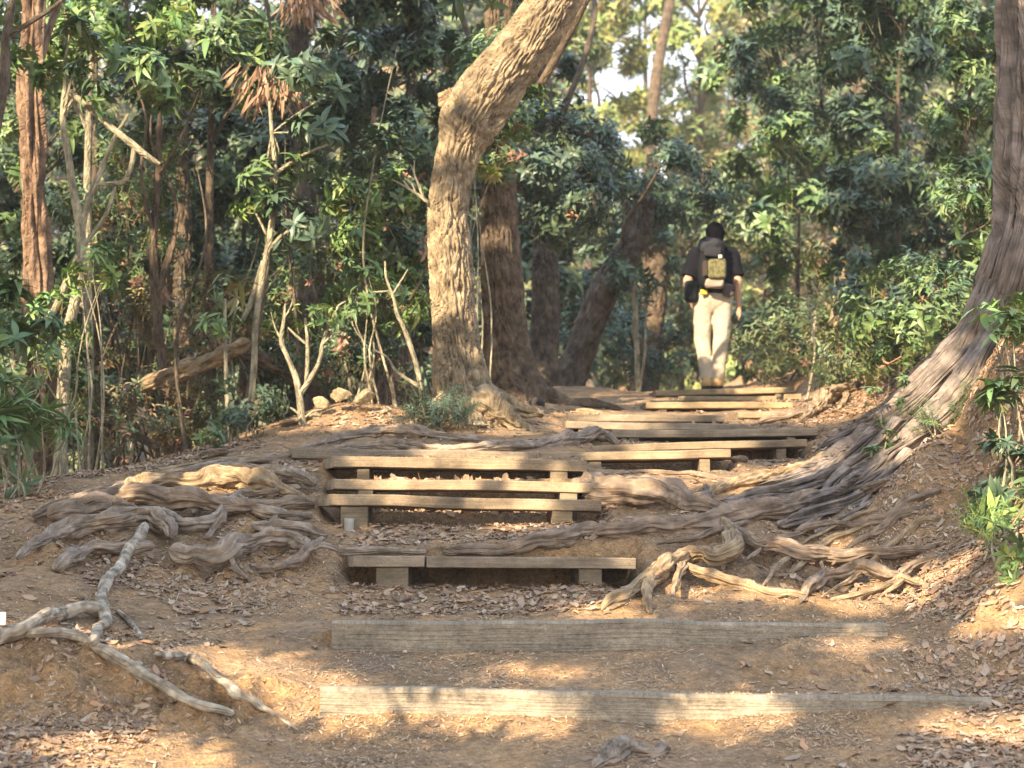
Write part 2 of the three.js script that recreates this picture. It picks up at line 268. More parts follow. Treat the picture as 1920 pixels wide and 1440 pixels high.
const M = {
  ground: std({ vertexColors: true, map: dirtMap, bumpMap: dirtBump, bumpScale: 0.035, roughness: 0.97 }),
  plank: std({ color: rgb(0.45, 0.355, 0.25), map: woodMap, bumpMap: woodBump, bumpScale: 0.004, roughness: 0.85 }),
  plankGrey: std({ color: rgb(0.40, 0.335, 0.265), map: woodMap, bumpMap: woodBump, bumpScale: 0.004, roughness: 0.88 }),
  plankNew: std({ color: rgb(0.52, 0.40, 0.25), map: woodMap, bumpMap: woodBump, bumpScale: 0.003, roughness: 0.8 }),
  timber: std({ color: rgb(0.46, 0.41, 0.34), map: dirtWood, bumpMap: woodBump, bumpScale: 0.014, roughness: 0.95 }),
  block: std({ color: rgb(0.30, 0.245, 0.175), map: woodMap, bumpMap: woodBump, bumpScale: 0.006, roughness: 0.92 }),
  bark: std({ vertexColors: true, roughness: 0.93, map: barkMap, bumpMap: barkBump, bumpScale: 0.02 }),
  cedar: std({ vertexColors: true, roughness: 0.93, map: barkMap, bumpMap: cedarBump, bumpScale: 0.025 }),
  smoothBark: std({ vertexColors: true, roughness: 0.85, map: barkMap, bumpMap: cedarBump, bumpScale: 0.008 }),
  pipe: std({ color: rgb(0.36, 0.35, 0.31), roughness: 0.6 }),
  stone: std({ vertexColors: true, roughness: 0.9, map: dirtMap, bumpMap: dirtBump, bumpScale: 0.01 }),
};
const leafMat = (o) => new THREE.MeshPhysicalMaterial(Object.assign({ vertexColors: true, color: 0xffffff, side: THREE.DoubleSide, roughness: 0.92, roughness: 0.42, ior: 1.45 }, o));
M.leaf = leafMat({});
M.leafSoft = leafMat({ roughness: 0.8 });
M.litter = std({ vertexColors: true, side: THREE.DoubleSide, roughness: 0.85 });

// colour mixers for bark: blotches of the wood's own tones
const palette = (a, b, c, f = 3) => (col, th, s, q) => {
  const n = clamp(0.5 + 0.9 * fbm(q.x * f, q.y * f * 0.6, q.z * f, 3), 0, 1), m = clamp(0.5 + fbm(q.x * 19, q.y * 7, q.z * 19 + 5, 2), 0, 1);
  for (const k of ['r', 'g', 'b']) { const i = 'rgb'.indexOf(k); col[k] = lerp(lerp(a[i], b[i], n), c[i], m * 0.45) * (0.86 + 0.28 * m); }
};
const COL = {
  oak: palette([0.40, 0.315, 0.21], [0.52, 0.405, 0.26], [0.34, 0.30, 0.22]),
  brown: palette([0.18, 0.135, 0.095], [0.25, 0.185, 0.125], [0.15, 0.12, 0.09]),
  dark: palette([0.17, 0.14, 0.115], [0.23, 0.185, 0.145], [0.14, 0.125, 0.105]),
  cedar: palette([0.32, 0.275, 0.255], [0.40, 0.335, 0.295], [0.25, 0.22, 0.21]),
  red: palette([0.33, 0.22, 0.155], [0.42, 0.285, 0.20], [0.27, 0.19, 0.145]),
  root: palette([0.36, 0.275, 0.205], [0.45, 0.335, 0.25], [0.30, 0.235, 0.185]),
  rootGrey: palette([0.42, 0.345, 0.28], [0.51, 0.41, 0.325], [0.35, 0.29, 0.245]),
  rootTan: palette([0.46, 0.34, 0.21], [0.55, 0.40, 0.25], [0.38, 0.30, 0.20]),
  pale: palette([0.30, 0.24, 0.18], [0.86, 0.79, 0.66], [0.44, 0.365, 0.28], 20),
  stem: palette([0.48, 0.44, 0.32], [0.60, 0.55, 0.40], [0.38, 0.36, 0.27]),
  twig: palette([0.17, 0.135, 0.10], [0.23, 0.18, 0.13], [0.13, 0.11, 0.09]),
};
const ridged = (n) => 1 - 2 * Math.abs(n), groove = (n) => -Math.max(0, 1 - 4.2 * Math.abs(n));
const DISP = {
  oak: (th, s, r, p, c, q) => 0.030 * groove(noise(c * r * 26 + 1.6 * noise(c * r * 9, q * r * 9, s * 5), q * r * 24, s * 3.6)) + 0.014 * groove(noise(c * r * 52, q * r * 52, s * 8 + 9)) + 0.012 + 0.045 * r / 0.2 * noise(c * 1.6, q * 1.6, s * 1.1),
  cedar: (th, s, r, p, c, q) => { const w = 0.5 * noise(c * r * 3, q * r * 3, s * 1.2); return 0.055 * groove(noise(c * r * 17 + w, q * r * 17, s * 0.7)) + 0.022 * groove(noise(c * r * 38, q * r * 38 + w, s * 1.5 + 4)) + 0.016 + 0.075 * Math.min(1, r / 0.2) * ridged(noise(c * r * 9, q * r * 9 + w, s * 0.5)); },
  root: (th, s, r, p, c, q) => -0.08 * r + r * 0.42 * noise(c * 0.9 + p.x * 3, q * 0.9 + p.z * 3, s * 5.2) + r * 0.34 * groove(noise(c * 1.5 + p.x, q * 1.5, s * 1.7)) + 0.1 * r + Math.min(0.012, r * 0.25) * groove(noise(c * r * 60, q * r * 60, s * 4 + p.x)) + r * 0.12 * noise(c * 3, q * 3, s * 14),
  limb: (th, s, r, p, c, q) => r * 0.26 * noise(c + p.x * 3, q + p.z * 3, s * 6) + r * 0.14 * noise(c * 2.5, q * 2.5 + p.x, s * 16) + r * 0.1 * groove(noise(c * 2, q * 2, s * 2)),
  smooth: (th, s, r, p, c, q) => r * 0.14 * noise(c, q + p.x * 5, s * 5) ,
};

// ------------------------------------------------------------------ the ground sheet
{
  const axis = (segs) => { const a = []; for (const [x0, x1, st] of segs) for (let x = x0; x < x1 - 1e-6; x += st) a.push(x); a.push(segs[segs.length - 1][1]); return a; };
  const xs = axis([[-170, -30, 10], [-30, -10, 1.25], [-10, -3.6, 0.2], [-3.6, 3.8, 0.024], [3.8, 10, 0.2], [10, 30, 1.25], [30, 170, 10]]);
  const zs = axis([[-170, -40, 8], [-40, -22, 0.6], [-22, -15, 0.08], [-15, -7.6, 0.024], [-7.6, -3, 0.3], [-3, 20, 1.5], [20, 110, 10]]);
  const pos = [], col = [], uv = [], idx = [], w = xs.length;
  for (const z of zs) for (const x of xs) {
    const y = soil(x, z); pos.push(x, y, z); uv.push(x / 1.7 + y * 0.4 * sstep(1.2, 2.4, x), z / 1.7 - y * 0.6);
    const n = clamp(0.5 + 0.8 * fbm(x * 0.8, z * 0.8, 1, 3), 0, 1), m = clamp(0.5 + 1.1 * fbm(x * 3.3, z * 3.3, 7, 3), 0, 1);
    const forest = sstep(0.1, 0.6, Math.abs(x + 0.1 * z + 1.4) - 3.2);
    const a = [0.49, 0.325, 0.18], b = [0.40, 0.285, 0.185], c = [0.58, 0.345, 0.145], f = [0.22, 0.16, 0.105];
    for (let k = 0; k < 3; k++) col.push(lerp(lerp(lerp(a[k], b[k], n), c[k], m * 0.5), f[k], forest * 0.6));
  }
  for (let j = 0; j < zs.length - 1; j++) for (let i = 0; i < w - 1; i++) { const a = j * w + i; idx.push(a, a + w, a + 1, a + 1, a + w, a + w + 1); }
  const g = new THREE.BufferGeometry();
  g.setAttribute('position', new THREE.Float32BufferAttribute(pos, 3)); g.setAttribute('color', new THREE.Float32BufferAttribute(col, 3)); g.setAttribute('uv', new THREE.Float32BufferAttribute(uv, 2));
  g.setIndex(idx); g.computeVertexNormals();
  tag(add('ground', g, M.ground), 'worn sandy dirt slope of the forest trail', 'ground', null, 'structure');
}

// ------------------------------------------------------------------ timber risers and plank steps
function beam(p0, p1, h, d, opt = {}) {                           // a sawn board: p0, p1 are the ends of its top front edge; body goes down h and back d
  const dir = p1.clone().sub(p0), L = dir.length(), nx = Math.max(8, Math.ceil(L / 0.05)), r = opt.round ?? 0.006, rough = opt.rough ?? 0.0015;
  const prof = []; const corner = (cx, cy, a0) => { for (let k = 0; k <= 2; k++) { const a = a0 + k / 2 * Math.PI / 2; prof.push([cx + Math.cos(a) * r, cy + Math.sin(a) * r]); } };
  // profile in (depth, height): front face at depth 0, back at -d
  const edge = (x0, y0, x1, y1, k) => { for (let i = 1; i < k; i++) prof.push([lerp(x0, x1, i / k), lerp(y0, y1, i / k)]); };
  corner(-r, -r, 0); edge(-r, 0, -d + r, 0, 5); corner(-d + r, -r, Math.PI / 2); corner(-d + r, -h + r, Math.PI); edge(-d + r, -h, -r, -h, 3); corner(-r, -h + r, Math.PI * 1.5); edge(0, -h + r, 0, -r, 3);
  const pos = [], uv = [], idx = [], m = prof.length, seed = opt.seed ?? 0;
  for (let i = 0; i <= nx; i++) {
    const t = i / nx;
    for (let k = 0; k <= m; k++) {
      const [pd, ph] = prof[k % m];
      let x = t * L; const back = -pd / d;
      if (opt.cutL) x = lerp(opt.cutL * (1 - back), L, t); if (opt.cutR) x = lerp(x, x - opt.cutR * (1 - back), t);
      const wv = rough * 6 * fbm(x * 1.1, seed * 3.1, 0, 2), n = rough * fbm(x * 9, ph * 30 + seed, pd * 30, 2);
      pos.push(x, ph + wv + n, pd + n); uv.push((pd + ph) * 1.4 + seed * 0.37, x / 1.1 + seed * 0.61);
    }
  }
  const w = m + 1;
  for (let i = 0; i < nx; i++) for (let k = 0; k < m; k++) { const a = i * w + k; idx.push(a, a + w, a + 1, a + 1, a + w, a + w + 1); }
  for (const i of [0, nx]) { const c = pos.length / 3; let x = 0, y = 0, z = 0; for (let k = 0; k < m; k++) { x += pos[(i * w + k) * 3] / m; y += pos[(i * w + k) * 3 + 1] / m; z += pos[(i * w + k) * 3 + 2] / m; } const b0 = c; for (let k = 0; k <= m; k++) { const q = (i * w + k) * 3; pos.push(pos[q], pos[q + 1], pos[q + 2]); uv.push(pos[q + 1] * 3, pos[q + 2] * 3); } pos.push(x, y, z); uv.push(y * 3, z * 3); for (let k = 0; k < m; k++) i ? idx.push(b0 + k, b0 + m + 1, b0 + k + 1) : idx.push(b0 + k, b0 + k + 1, b0 + m + 1); }
  let g = new THREE.BufferGeometry(); g.setAttribute('position', new THREE.Float32BufferAttribute(pos, 3)); g.setAttribute('uv', new THREE.Float32BufferAttribute(uv, 2)); g.setIndex(idx);
  g.computeVertexNormals();
  const X = dir.clone().normalize(), Z = V(0, 0, 1).addScaledVector(X, -X.z).normalize(), Y = Z.clone().cross(X);
  g.applyMatrix4(new THREE.Matrix4().makeBasis(X, Y, Z).setPosition(p0));
  return g;
}
const PLANKS = [];                                                // boards, so that litter keeps off them
// left x, right x, top row left, top row right, thickness px, distance, depth, left cut, right cut, material, supports [x, width px, height px], label
const STEP = [
  [630, 1192, 1041, 1046, 21, 10.62, 0.66, 0.10, 0, 'plankGrey', [[728, 74, 30], [1102, 52, 28]], 'lowest plank step, grey board cracked near its end, alone below a crossing root'],
  [580, 1128, 926, 937, 21, 11.62, 0.36, 0.13, 0, 'plank', [[658, 62, 30], [1050, 46, 32]], 'front plank of the three stacked tan steps, on blocks above a metal peg'],
  [600, 1127, 896, 905, 19, 12.02, 0.36, 0.09, 0, 'plank', [[682, 34, 20], [1062, 40, 20]], 'middle plank of the three stacked tan steps'],
  [594, 1101, 855, 864, 20, 12.42, 0.40, 0.11, 0, 'plank', [[678, 28, 20], [1044, 40, 24]], 'topmost plank of the three stacked tan steps'],
  [528, 1008, 838, 848, 20, 12.92, 0.40, 0.07, 0, 'plankGrey', [[588, 34, 20], [960, 30, 16]], 'long grey plank step behind the stack, sticking out farthest towards the roots'],
  [1012, 1370, 849, 842, 16, 12.96, 0.44, 0, 0, 'plank', [[1112, 30, 30], [1319, 24, 26]], 'tan plank step butted against the long grey plank, over a dark hollow'],
  [1110, 1513, 835, 823, 14, 13.5, 0.46, 0, 0, 'plank', [[1180, 24, 24], [1463, 22, 20]], 'thin plank step just above the dark hollow, above a small white stone'],
  [1143, 1533, 806, 804, 14, 14.2, 0.42, 0.02, 0, 'plankGrey', [[1186, 24, 14], [1482, 20, 12]], 'grey plank step whose end meets the big cedar root'],
  [1052, 1398, 790, 795, 14, 14.75, 0.40, 0.04, 0, 'plankGrey', [[1092, 24, 12], [1360, 20, 12]], 'grey plank step with a pointed end beyond the pale log root'],
  [1062, 1358, 776, 778, 13, 15.3, 0.4, 0, 0, 'plankGrey', [[1100, 20, 12], [1340, 18, 12]], 'grey plank step overlapped by the pointed one below it'],
  [1384, 1487, 773, 772, 12, 15.9, 0.4, 0, 0, 'plank', [[1400, 16, 10], [1470, 16, 10]], 'short plank step beside the roots under the sunlit flight'],
  [1205, 1486, 755, 753, 12, 16.9, 0.4, 0.03, 0, 'plankNew', [[1241, 18, 12], [1450, 16, 12]], 'lowest sunlit yellow plank of the far flight'],
  [1272, 1456, 743, 742, 9, 17.9, 0.4, 0, 0, 'plankNew', [[1300, 14, 8], [1440, 14, 8]], 'sunlit plank tucked under the topmost step'],
  [1470, 1502, 740, 739, 12, 18.1, 0.4, 0, 0, 'plankNew', [[1476, 10, 8], [1494, 10, 8]], 'short sunlit block end poking out at the top of the steps'],
  [1222, 1490, 732, 726, 11, 18.8, 0.44, 0.04, 0, 'plankNew', [[1250, 14, 10], [1458, 14, 10]], 'topmost sunlit plank step, just in front of the hiker'],
];
let bi = 0;
for (const [xl, xr, yl, yr, th, D, dep, cl, cr, mat, sup, label] of STEP) {
  const a = at(xl, yl, D), b = at(xr, yr, D), mid = a.clone().lerp(b, 0.5); mid.z -= dep / 2; mid.y = ground(mid.x, mid.z);
  const t = thing('plank_step', label, 'wooden step', mid, 'plank steps up the trail'), h = pxm(th, D);
  if (bi === 0) {                                                 // the lowest one is two boards end to end
    const c = at(798, lerp(yl, yr, 0.3), D);
    add('board', beam(a, c.clone().sub(V(0.006, 0, 0)), h, dep, { cutL: cl, seed: 40 }), M[mat], t); add('board', beam(c.clone().add(V(0.006, -0.003, 0.004)), b, h, dep, { seed: 41 }), M[mat], t);
  } else add('board', beam(a, b, h, dep, { cutL: cl, cutR: cr, seed: bi }), M[mat], t);
  for (const [sx, sw, sh] of sup) {
    const k = (sx - xl) / (xr - xl), top = a.clone().lerp(b, k); top.y -= h + 0.001; top.z -= 0.012;
    const w = pxm(sw, D), gy = Math.min(ground(top.x, top.z - 0.03), ground(top.x, top.z - dep)), hh = Math.max(pxm(sh, D), top.y - gy + 0.02);
    add('support_block', beam(V(top.x - w / 2, top.y, top.z), V(top.x + w / 2, top.y, top.z), hh, dep - 0.03, { seed: bi * 3 + k, rough: 0.003, cutL: w * 0.2 }), M.block, t);
  }
  if (bi === 1) { const p = at(655, 972, D - 0.02); const q = at(653, 1014, D - 0.02); add('metal_peg', loft([[q, 0.03], [p, 0.03]], { seg: 14 }), M.pipe, t); }
  PLANKS.push([Math.min(a.x, b.x), Math.max(a.x, b.x), -D - dep, -D, Math.min(a.y, b.y)]);
  bi++;
}
const TIMB = [
  [[600, 1302], [1860, 1318], 8.9, 70, 'lower timber riser half buried across the bottom of the trail'],
  [[622, 1177], [1664, 1176], 9.72, 62, 'upper timber riser with worn grey face below the lowest plank'],
];
for (const [a, b, D, h, label] of TIMB) {
  const p = at(...a, D), q = at(...b, D); p.y += 0.034; q.y += 0.028;
  const m = add('timber_riser', beam(p, q, pxm(h, D), 0.13, { round: 0.016, rough: 0.0028, seed: D * 7 }), M.timber); tag(m, label, 'timber step', 'timber risers in the dirt');
}

// ------------------------------------------------------------------ roots
// each point: column, row, radius in px of the photograph's own grid; distance comes from where that spot lies on the ground
function rootGeo(list, kind, col, opt = {}) {
  let lastD = null;
  const pts = list.map(([x, y, r, d]) => {
    let p; if (d) p = at(x, y, d); else { p = hit(x, y + r * (opt.sink ?? 0.35) * 1.9, 0.0) ?? at(x, y, lastD ?? 12); const D = -p.z; p = at(x, y, D - pxm(r, D) * 0.2); }
    lastD = -p.z; return [p, pxm(r, -p.z) * (opt.fat ?? 1.22)];
  });
  if (opt.kink !== 0) {                                            // knees and swellings between the traced points
    const q = rng(Math.round(list[0][0] * 31 + list[0][1])), more = [];
    pts.forEach((p, i) => { more.push(p); if (i < pts.length - 1) { const b = pts[i + 1], r = (p[1] + b[1]) / 2; if (p[0].distanceTo(b[0]) > r * 2.2) more.push([p[0].clone().lerp(b[0], 0.35 + 0.3 * q()).add(V((q() - 0.5) * r * 0.8, (q() - 0.4) * r * 0.9, (q() - 0.5) * r * 0.8)), r * (0.78 + 0.45 * q())]); } });
    pts.splice(0, pts.length, ...more);
  }
  const rm = Math.max(...pts.map((p) => p[1]));
  return loft(pts, { seg: rm > 0.05 ? 44 : rm > 0.025 ? 30 : 16, step: rm > 0.03 ? 0.013 : 0.013, disp: DISP[kind], color: COL[col], round: true, flat: opt.flat });
}
const ROOTS = [
  ['rootTan', 'thick sunlit root like a log, lying above the other roots by the dark wood', [[200, 930, 10], [250, 912, 17], [310, 901, 22], [400, 899, 25], [480, 904, 22], [530, 918, 15], [570, 935, 8]]],
  ['rootGrey', 'grey smooth root running behind the sunlit log-like root towards the planks', [[330, 902, 8], [420, 880, 14], [500, 884, 16], [560, 894, 15], [592, 908, 8]]],
  ['root', 'long flat root below the sunlit log-like root', [[60, 968, 8], [130, 945, 16], [220, 932, 20], [320, 938, 22], [420, 948, 18], [520, 948, 14], [590, 946, 10]]],
  ['root', 'broad cut root stub with rough bark at the outer end of the root tangle', [[88, 968, 18], [150, 955, 22], [210, 950, 20], [262, 958, 10]]],
  ['rootGrey', 'stout arched root curving down to the dirt near the frame edge', [[30, 1046, 8], [70, 1018, 14], [115, 992, 19], [180, 978, 20], [240, 968, 20], [285, 968, 21], [312, 985, 18], [318, 1006, 12]]],
  ['rootGrey', 'winding root that climbs from the arched root to the stacked planks', [[300, 958, 10], [345, 982, 14], [395, 978, 12], [425, 948, 12], [445, 936, 13], [490, 958, 13], [540, 966, 12], [585, 968, 8]]],
  ['rootGrey', 'short forked root below the arched root, ending in a flat foot', [[104, 1068, 12], [140, 1042, 16], [165, 1028, 12], [215, 1028, 14], [290, 1024, 12]]],
  ['rootGrey', 'thick humped root in the middle of the tangle, over dark soil', [[316, 1030, 18], [370, 1036, 22], [420, 1036, 22], [458, 1020, 20], [505, 1006, 18], [548, 1008, 16], [580, 1026, 13], [640, 1034, 9], [720, 1032, 8], [800, 1034, 6]]],
  ['root', 'thin root propping up the winding root like a leg', [[388, 1010, 7], [402, 985, 9], [420, 955, 10], [438, 938, 9]]],
  ['root', 'lowest looping root under the humped root', [[478, 1064, 6], [525, 1062, 9], [560, 1050, 11], [585, 1028, 12], [604, 1010, 8]]],
  ['root', 'small root hanging into the soil behind the winding root', [[508, 1000, 5], [514, 975, 8], [522, 955, 8]]],
  ['rootGrey', 'pale log-like root beside the plank steps, blunt at its raised end', [[620, 842, 6], [700, 836, 10], [800, 842, 11], [880, 842, 12], [960, 838, 14], [1040, 828, 15], [1100, 818, 15], [1135, 818, 12], [1160, 836, 7]]],
  ['rootGrey', 'flat grey root along the top of the bank behind the long grey plank', [[560, 842, 5], [640, 820, 10], [720, 808, 13], [800, 812, 12], [880, 824, 10], [950, 832, 6]]],
  ['rootGrey', 'faint flat root above the log-like roots, grey and worn', [[350, 895, 5], [430, 872, 9], [520, 862, 10], [600, 850, 9], [660, 842, 5]]],
  ['rootGrey', 'slim root stretched along the bank crest towards the dark wood', [[130, 935, 5], [230, 908, 8], [320, 888, 8], [420, 866, 7], [520, 852, 5]]],
  ['root', 'thin root crossing over the long flat root near the stacked planks', [[360, 962, 5], [400, 940, 8], [450, 925, 9], [510, 922, 9], [565, 915, 7]]],
  ['rootGrey', 'short thick root bulging out of the bank under the stacked planks end', [[470, 985, 8], [520, 985, 13], [570, 990, 13], [615, 1002, 8]]],
  ['root', 'thin root trailing from the humped root down into the dark soil', [[430, 1045, 6], [445, 1070, 6], [470, 1092, 5], [500, 1104, 3]]],
  ['rootTan', 'thin bright root on the crest above the sunlit log-like root', [[300, 884, 5], [380, 868, 7], [460, 858, 7], [530, 862, 5]]],
  ['rootTan', 'flat sunlit root strip on the ground behind the second trunk', [[975, 775, 6, 15.8], [1030, 768, 9, 15.9], [1090, 772, 7, 15.9], [1140, 780, 4, 15.8]]],
];
for (const [col, label, list] of ROOTS) tag(add('exposed_root', rootGeo(list, 'root', col, { sink: 0.3, fat: 0.98 }), M.smoothBark), label, 'root', 'exposed roots across the trail');

// the pale barked branch lying down the bank, forked
{
  const t = thing('fallen_branch', 'pale lichen-spotted forked branch lying down the bank from the root tangle', 'branch', hit(190, 1150));
  const B = [['main_limb', [[272, 985, 11], [262, 1010, 14], [232, 1050, 14], [205, 1082, 13], [194, 1112, 13], [186, 1142, 18], [120, 1150, 16], [60, 1170, 15], [0, 1194, 18], [-60, 1225, 18]]],
    ['side_limb', [[188, 1142, 16], [200, 1165, 14], [182, 1185, 13], [172, 1204, 14]]],
    ['side_limb', [[30, 1188, 8], [85, 1186, 12], [150, 1196, 14], [200, 1222, 15], [262, 1262, 15], [330, 1300, 14], [390, 1326, 12], [440, 1338, 8]]],
    ['side_limb', [[290, 1228, 8], [350, 1230, 10], [385, 1248, 10], [415, 1276, 11], [445, 1302, 14], [472, 1312, 9], [505, 1332, 6], [560, 1370, 3]]],
    ['twig', [[220, 1146, 7], [245, 1168, 7], [266, 1198, 5]]]];
  for (const [n, list] of B) add(n, rootGeo(list, 'limb', 'pale', { sink: 0.5, fat: 0.78 }), M.smoothBark, t);
}
{
  const t = thing('driftwood_snag', 'split weathered piece of wood on the dirt at the bottom edge', 'dead wood', hit(1190, 1430));
  add('wood', rootGeo([[1110, 1442, 8], [1140, 1422, 13], [1170, 1408, 16], [1200, 1412, 12], [1230, 1414, 10], [1256, 1408, 8]], 'root', 'rootGrey', { fat: 1.5, sink: 0.2 }), M.bark, t);
  add('splinter', rootGeo([[1160, 1408, 8], [1168, 1392, 6], [1176, 1380, 3]], 'root', 'rootGrey', { sink: 1.0, fat: 1.4 }), M.bark, t);
}

// ------------------------------------------------------------------ leaves
function leafBlade(L, W, bend, fold, nl = 4) {                    // a pointed blade along +y from the origin, folded on its midrib, bending towards +z... drooping
  const pos = [], idx = [];
  for (let i = 0; i <= nl; i++) {
    const t = i / nl, w = W * 0.5 * Math.pow(Math.sin(Math.PI * Math.pow(0.04 + 0.96 * t, 0.82)), 0.85) * (i === nl ? 0 : 1), y = L * t, z = -bend * t * t * L;
    pos.push(-w, y, z + fold * w, 0, y, z, w, y, z + fold * w);
  }
  for (let i = 0; i < nl; i++) { const a = i * 3; idx.push(a, a + 1, a + 3, a + 1, a + 4, a + 3, a + 1, a + 2, a + 4, a + 2, a + 5, a + 4); }
  const g = new THREE.BufferGeometry(); g.setAttribute('position', new THREE.Float32BufferAttribute(pos, 3)); g.setIndex(idx);
  return g;
}
function tint(g, r, gg, b) { const n = g.attributes.position.count, c = new Float32Array(n * 3); for (let i = 0; i < n; i++) { c[i * 3] = r; c[i * 3 + 1] = gg; c[i * 3 + 2] = b; } g.setAttribute('color', new THREE.BufferAttribute(c, 3)); return g; }
function twigGeo(pts, r) {                                        // three-sided thin twig
  const pos = [], idx = [];
  pts.forEach((p, i) => { const k = r * (1 - 0.7 * i / (pts.length - 1)); for (let j = 0; j < 3; j++) pos.push(p.x + Math.cos(j * 2.094) * k, p.y, p.z + Math.sin(j * 2.094) * k); });
  for (let i = 0; i < pts.length - 1; i++) for (let j = 0; j < 3; j++) { const a = i * 3 + j, b = i * 3 + (j + 1) % 3; idx.push(a, a + 3, b, b, a + 3, b + 3); }
  const g = new THREE.BufferGeometry(); g.setAttribute('position', new THREE.Float32BufferAttribute(pos, 3)); g.setIndex(idx); return g;
}
function orient(g, dir, pos, roll) {                              // turn +y towards dir
  const q = new THREE.Quaternion().setFromUnitVectors(V(0, 1, 0), dir.clone().normalize());
  g.applyQuaternion(new THREE.Quaternion().setFromAxisAngle(V(0, 1, 0), roll)); g.applyQuaternion(q); g.translate(pos.x, pos.y, pos.z); return g;
}
// a shoot: a twig along +y with leaves whorled at its tip (kind 'whorl') or set along it (kind 'sprig')
function shoot(kind, n, L, W, seed, len) {
  const r = rng(seed), parts = [tint(twigGeo([V(0, -len * 0.4, 0), V(0.01, len * 0.5, 0), V(0, len, 0.01)], 0.0035), 1.6, 1.0, 1.0)];
  for (let i = 0; i < n; i++) {
    const t = kind === 'whorl' ? 0.45 + 0.55 * r() : 0.1 + 0.9 * (i + 0.5) / n, a = kind === 'whorl' ? i / n * 6.283 * 1 + r() * 1.1 : i * 2.4 + r() * 0.6;
    const up = kind === 'whorl' ? -0.35 + 1.1 * r() : 0.2 + 0.7 * r(), k = 0.55 + 0.7 * r();
    const g = leafBlade(L * k, W * (0.85 + 0.3 * r()) * k, 0.15 + 0.5 * r(), 0.22 + 0.3 * r(), 4);
    // the blade's face looks up the twig: build frame by hand
    const out = V(Math.cos(a), up, Math.sin(a)).normalize(), side = V(-Math.sin(a), 0, Math.cos(a)), nrm = side.clone().cross(out).multiplyScalar(-1);
    g.applyMatrix4(new THREE.Matrix4().makeBasis(side, out, nrm.clone().multiplyScalar(nrm.y < 0 ? -1 : 1)).setPosition(0, len * t, 0));
    const v = 0.75 + 0.5 * r(), y = 0.9 + 0.3 * r(); parts.push(tint(g, v * y, v, v * (0.8 + 0.3 * r())));
  }
  const g = mergeGeometries(parts); g.computeVertexNormals(); return g;
}
const SH = {
  broad: [0, 1, 2, 3].map((i) => shoot('whorl', 7 + i, 0.105, 0.032, 100 + i, 0.10)),
  sprig: [0, 1, 2].map((i) => shoot('sprig', 9, 0.075, 0.030, 200 + i, 0.17)),
  fine: [0, 1, 2].map((i) => shoot('sprig', 12, 0.06, 0.022, 300 + i, 0.22)),
  long: [0, 1, 2].map((i) => shoot('whorl', 6, 0.19, 0.034, 400 + i, 0.1)),
  mixed: [shoot('whorl', 7, 0.095, 0.034, 611, 0.1), shoot('sprig', 10, 0.08, 0.026, 612, 0.2), shoot('sprig', 14, 0.05, 0.024, 613, 0.2), shoot('whorl', 5, 0.15, 0.040, 614, 0.12), shoot('sprig', 8, 0.11, 0.030, 615, 0.24)],
  fan: [0, 1].map((i) => shoot('sprig', 22, 0.07, 0.010, 500 + i, 0.26)),
};
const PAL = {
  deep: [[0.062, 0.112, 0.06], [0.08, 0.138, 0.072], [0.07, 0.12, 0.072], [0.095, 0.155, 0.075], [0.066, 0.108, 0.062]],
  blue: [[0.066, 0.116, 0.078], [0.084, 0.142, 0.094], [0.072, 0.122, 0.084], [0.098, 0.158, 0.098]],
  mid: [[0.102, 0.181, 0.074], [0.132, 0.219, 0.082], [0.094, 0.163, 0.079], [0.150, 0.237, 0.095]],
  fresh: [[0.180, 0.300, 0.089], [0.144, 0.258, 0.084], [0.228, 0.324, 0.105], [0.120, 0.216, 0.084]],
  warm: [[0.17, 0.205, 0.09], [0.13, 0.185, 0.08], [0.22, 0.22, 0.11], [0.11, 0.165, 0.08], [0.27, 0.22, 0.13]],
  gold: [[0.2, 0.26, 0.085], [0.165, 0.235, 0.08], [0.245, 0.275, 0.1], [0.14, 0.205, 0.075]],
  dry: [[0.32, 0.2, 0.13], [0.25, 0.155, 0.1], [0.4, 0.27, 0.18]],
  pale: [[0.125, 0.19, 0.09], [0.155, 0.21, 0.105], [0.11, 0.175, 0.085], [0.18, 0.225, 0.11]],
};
const dummy = new THREE.Object3D(), tc = rgb(1, 1, 1);
function leaves(parent, list, kind, pal, seed, mat = M.leaf, name = 'foliage') {  // list = [[pos, dir, scale], ...]: one mass of leaves, nobody could count them
  const geos = SH[kind], r = rng(seed), P = PAL[pal], per = geos.map(() => []);
  for (const it of list) per[Math.floor(r() * geos.length)].push(it);
  const off = parent ? parent.getWorldPosition(V()) : V();
  per.forEach((items, gi) => {
    if (!items.length) return;
    const im = new THREE.InstancedMesh(geos[gi], mat, items.length); im.name = name; im.userData.kind = 'stuff'; im.castShadow = im.receiveShadow = true;
    items.forEach(([p, d, s, c], i) => {
      dummy.position.copy(p).sub(off); dummy.quaternion.setFromUnitVectors(V(0, 1, 0), d.clone().normalize()); dummy.rotateY(r() * 6.28); dummy.scale.setScalar(s); dummy.updateMatrix(); im.setMatrixAt(i, dummy.matrix);
      const k = P[Math.floor(r() * P.length)], v = 0.8 + 0.4 * r(); im.setColorAt(i, tc.setRGB(k[0] * v, k[1] * v, k[2] * v));
    });
    (parent ?? scene).add(im);
  });
}
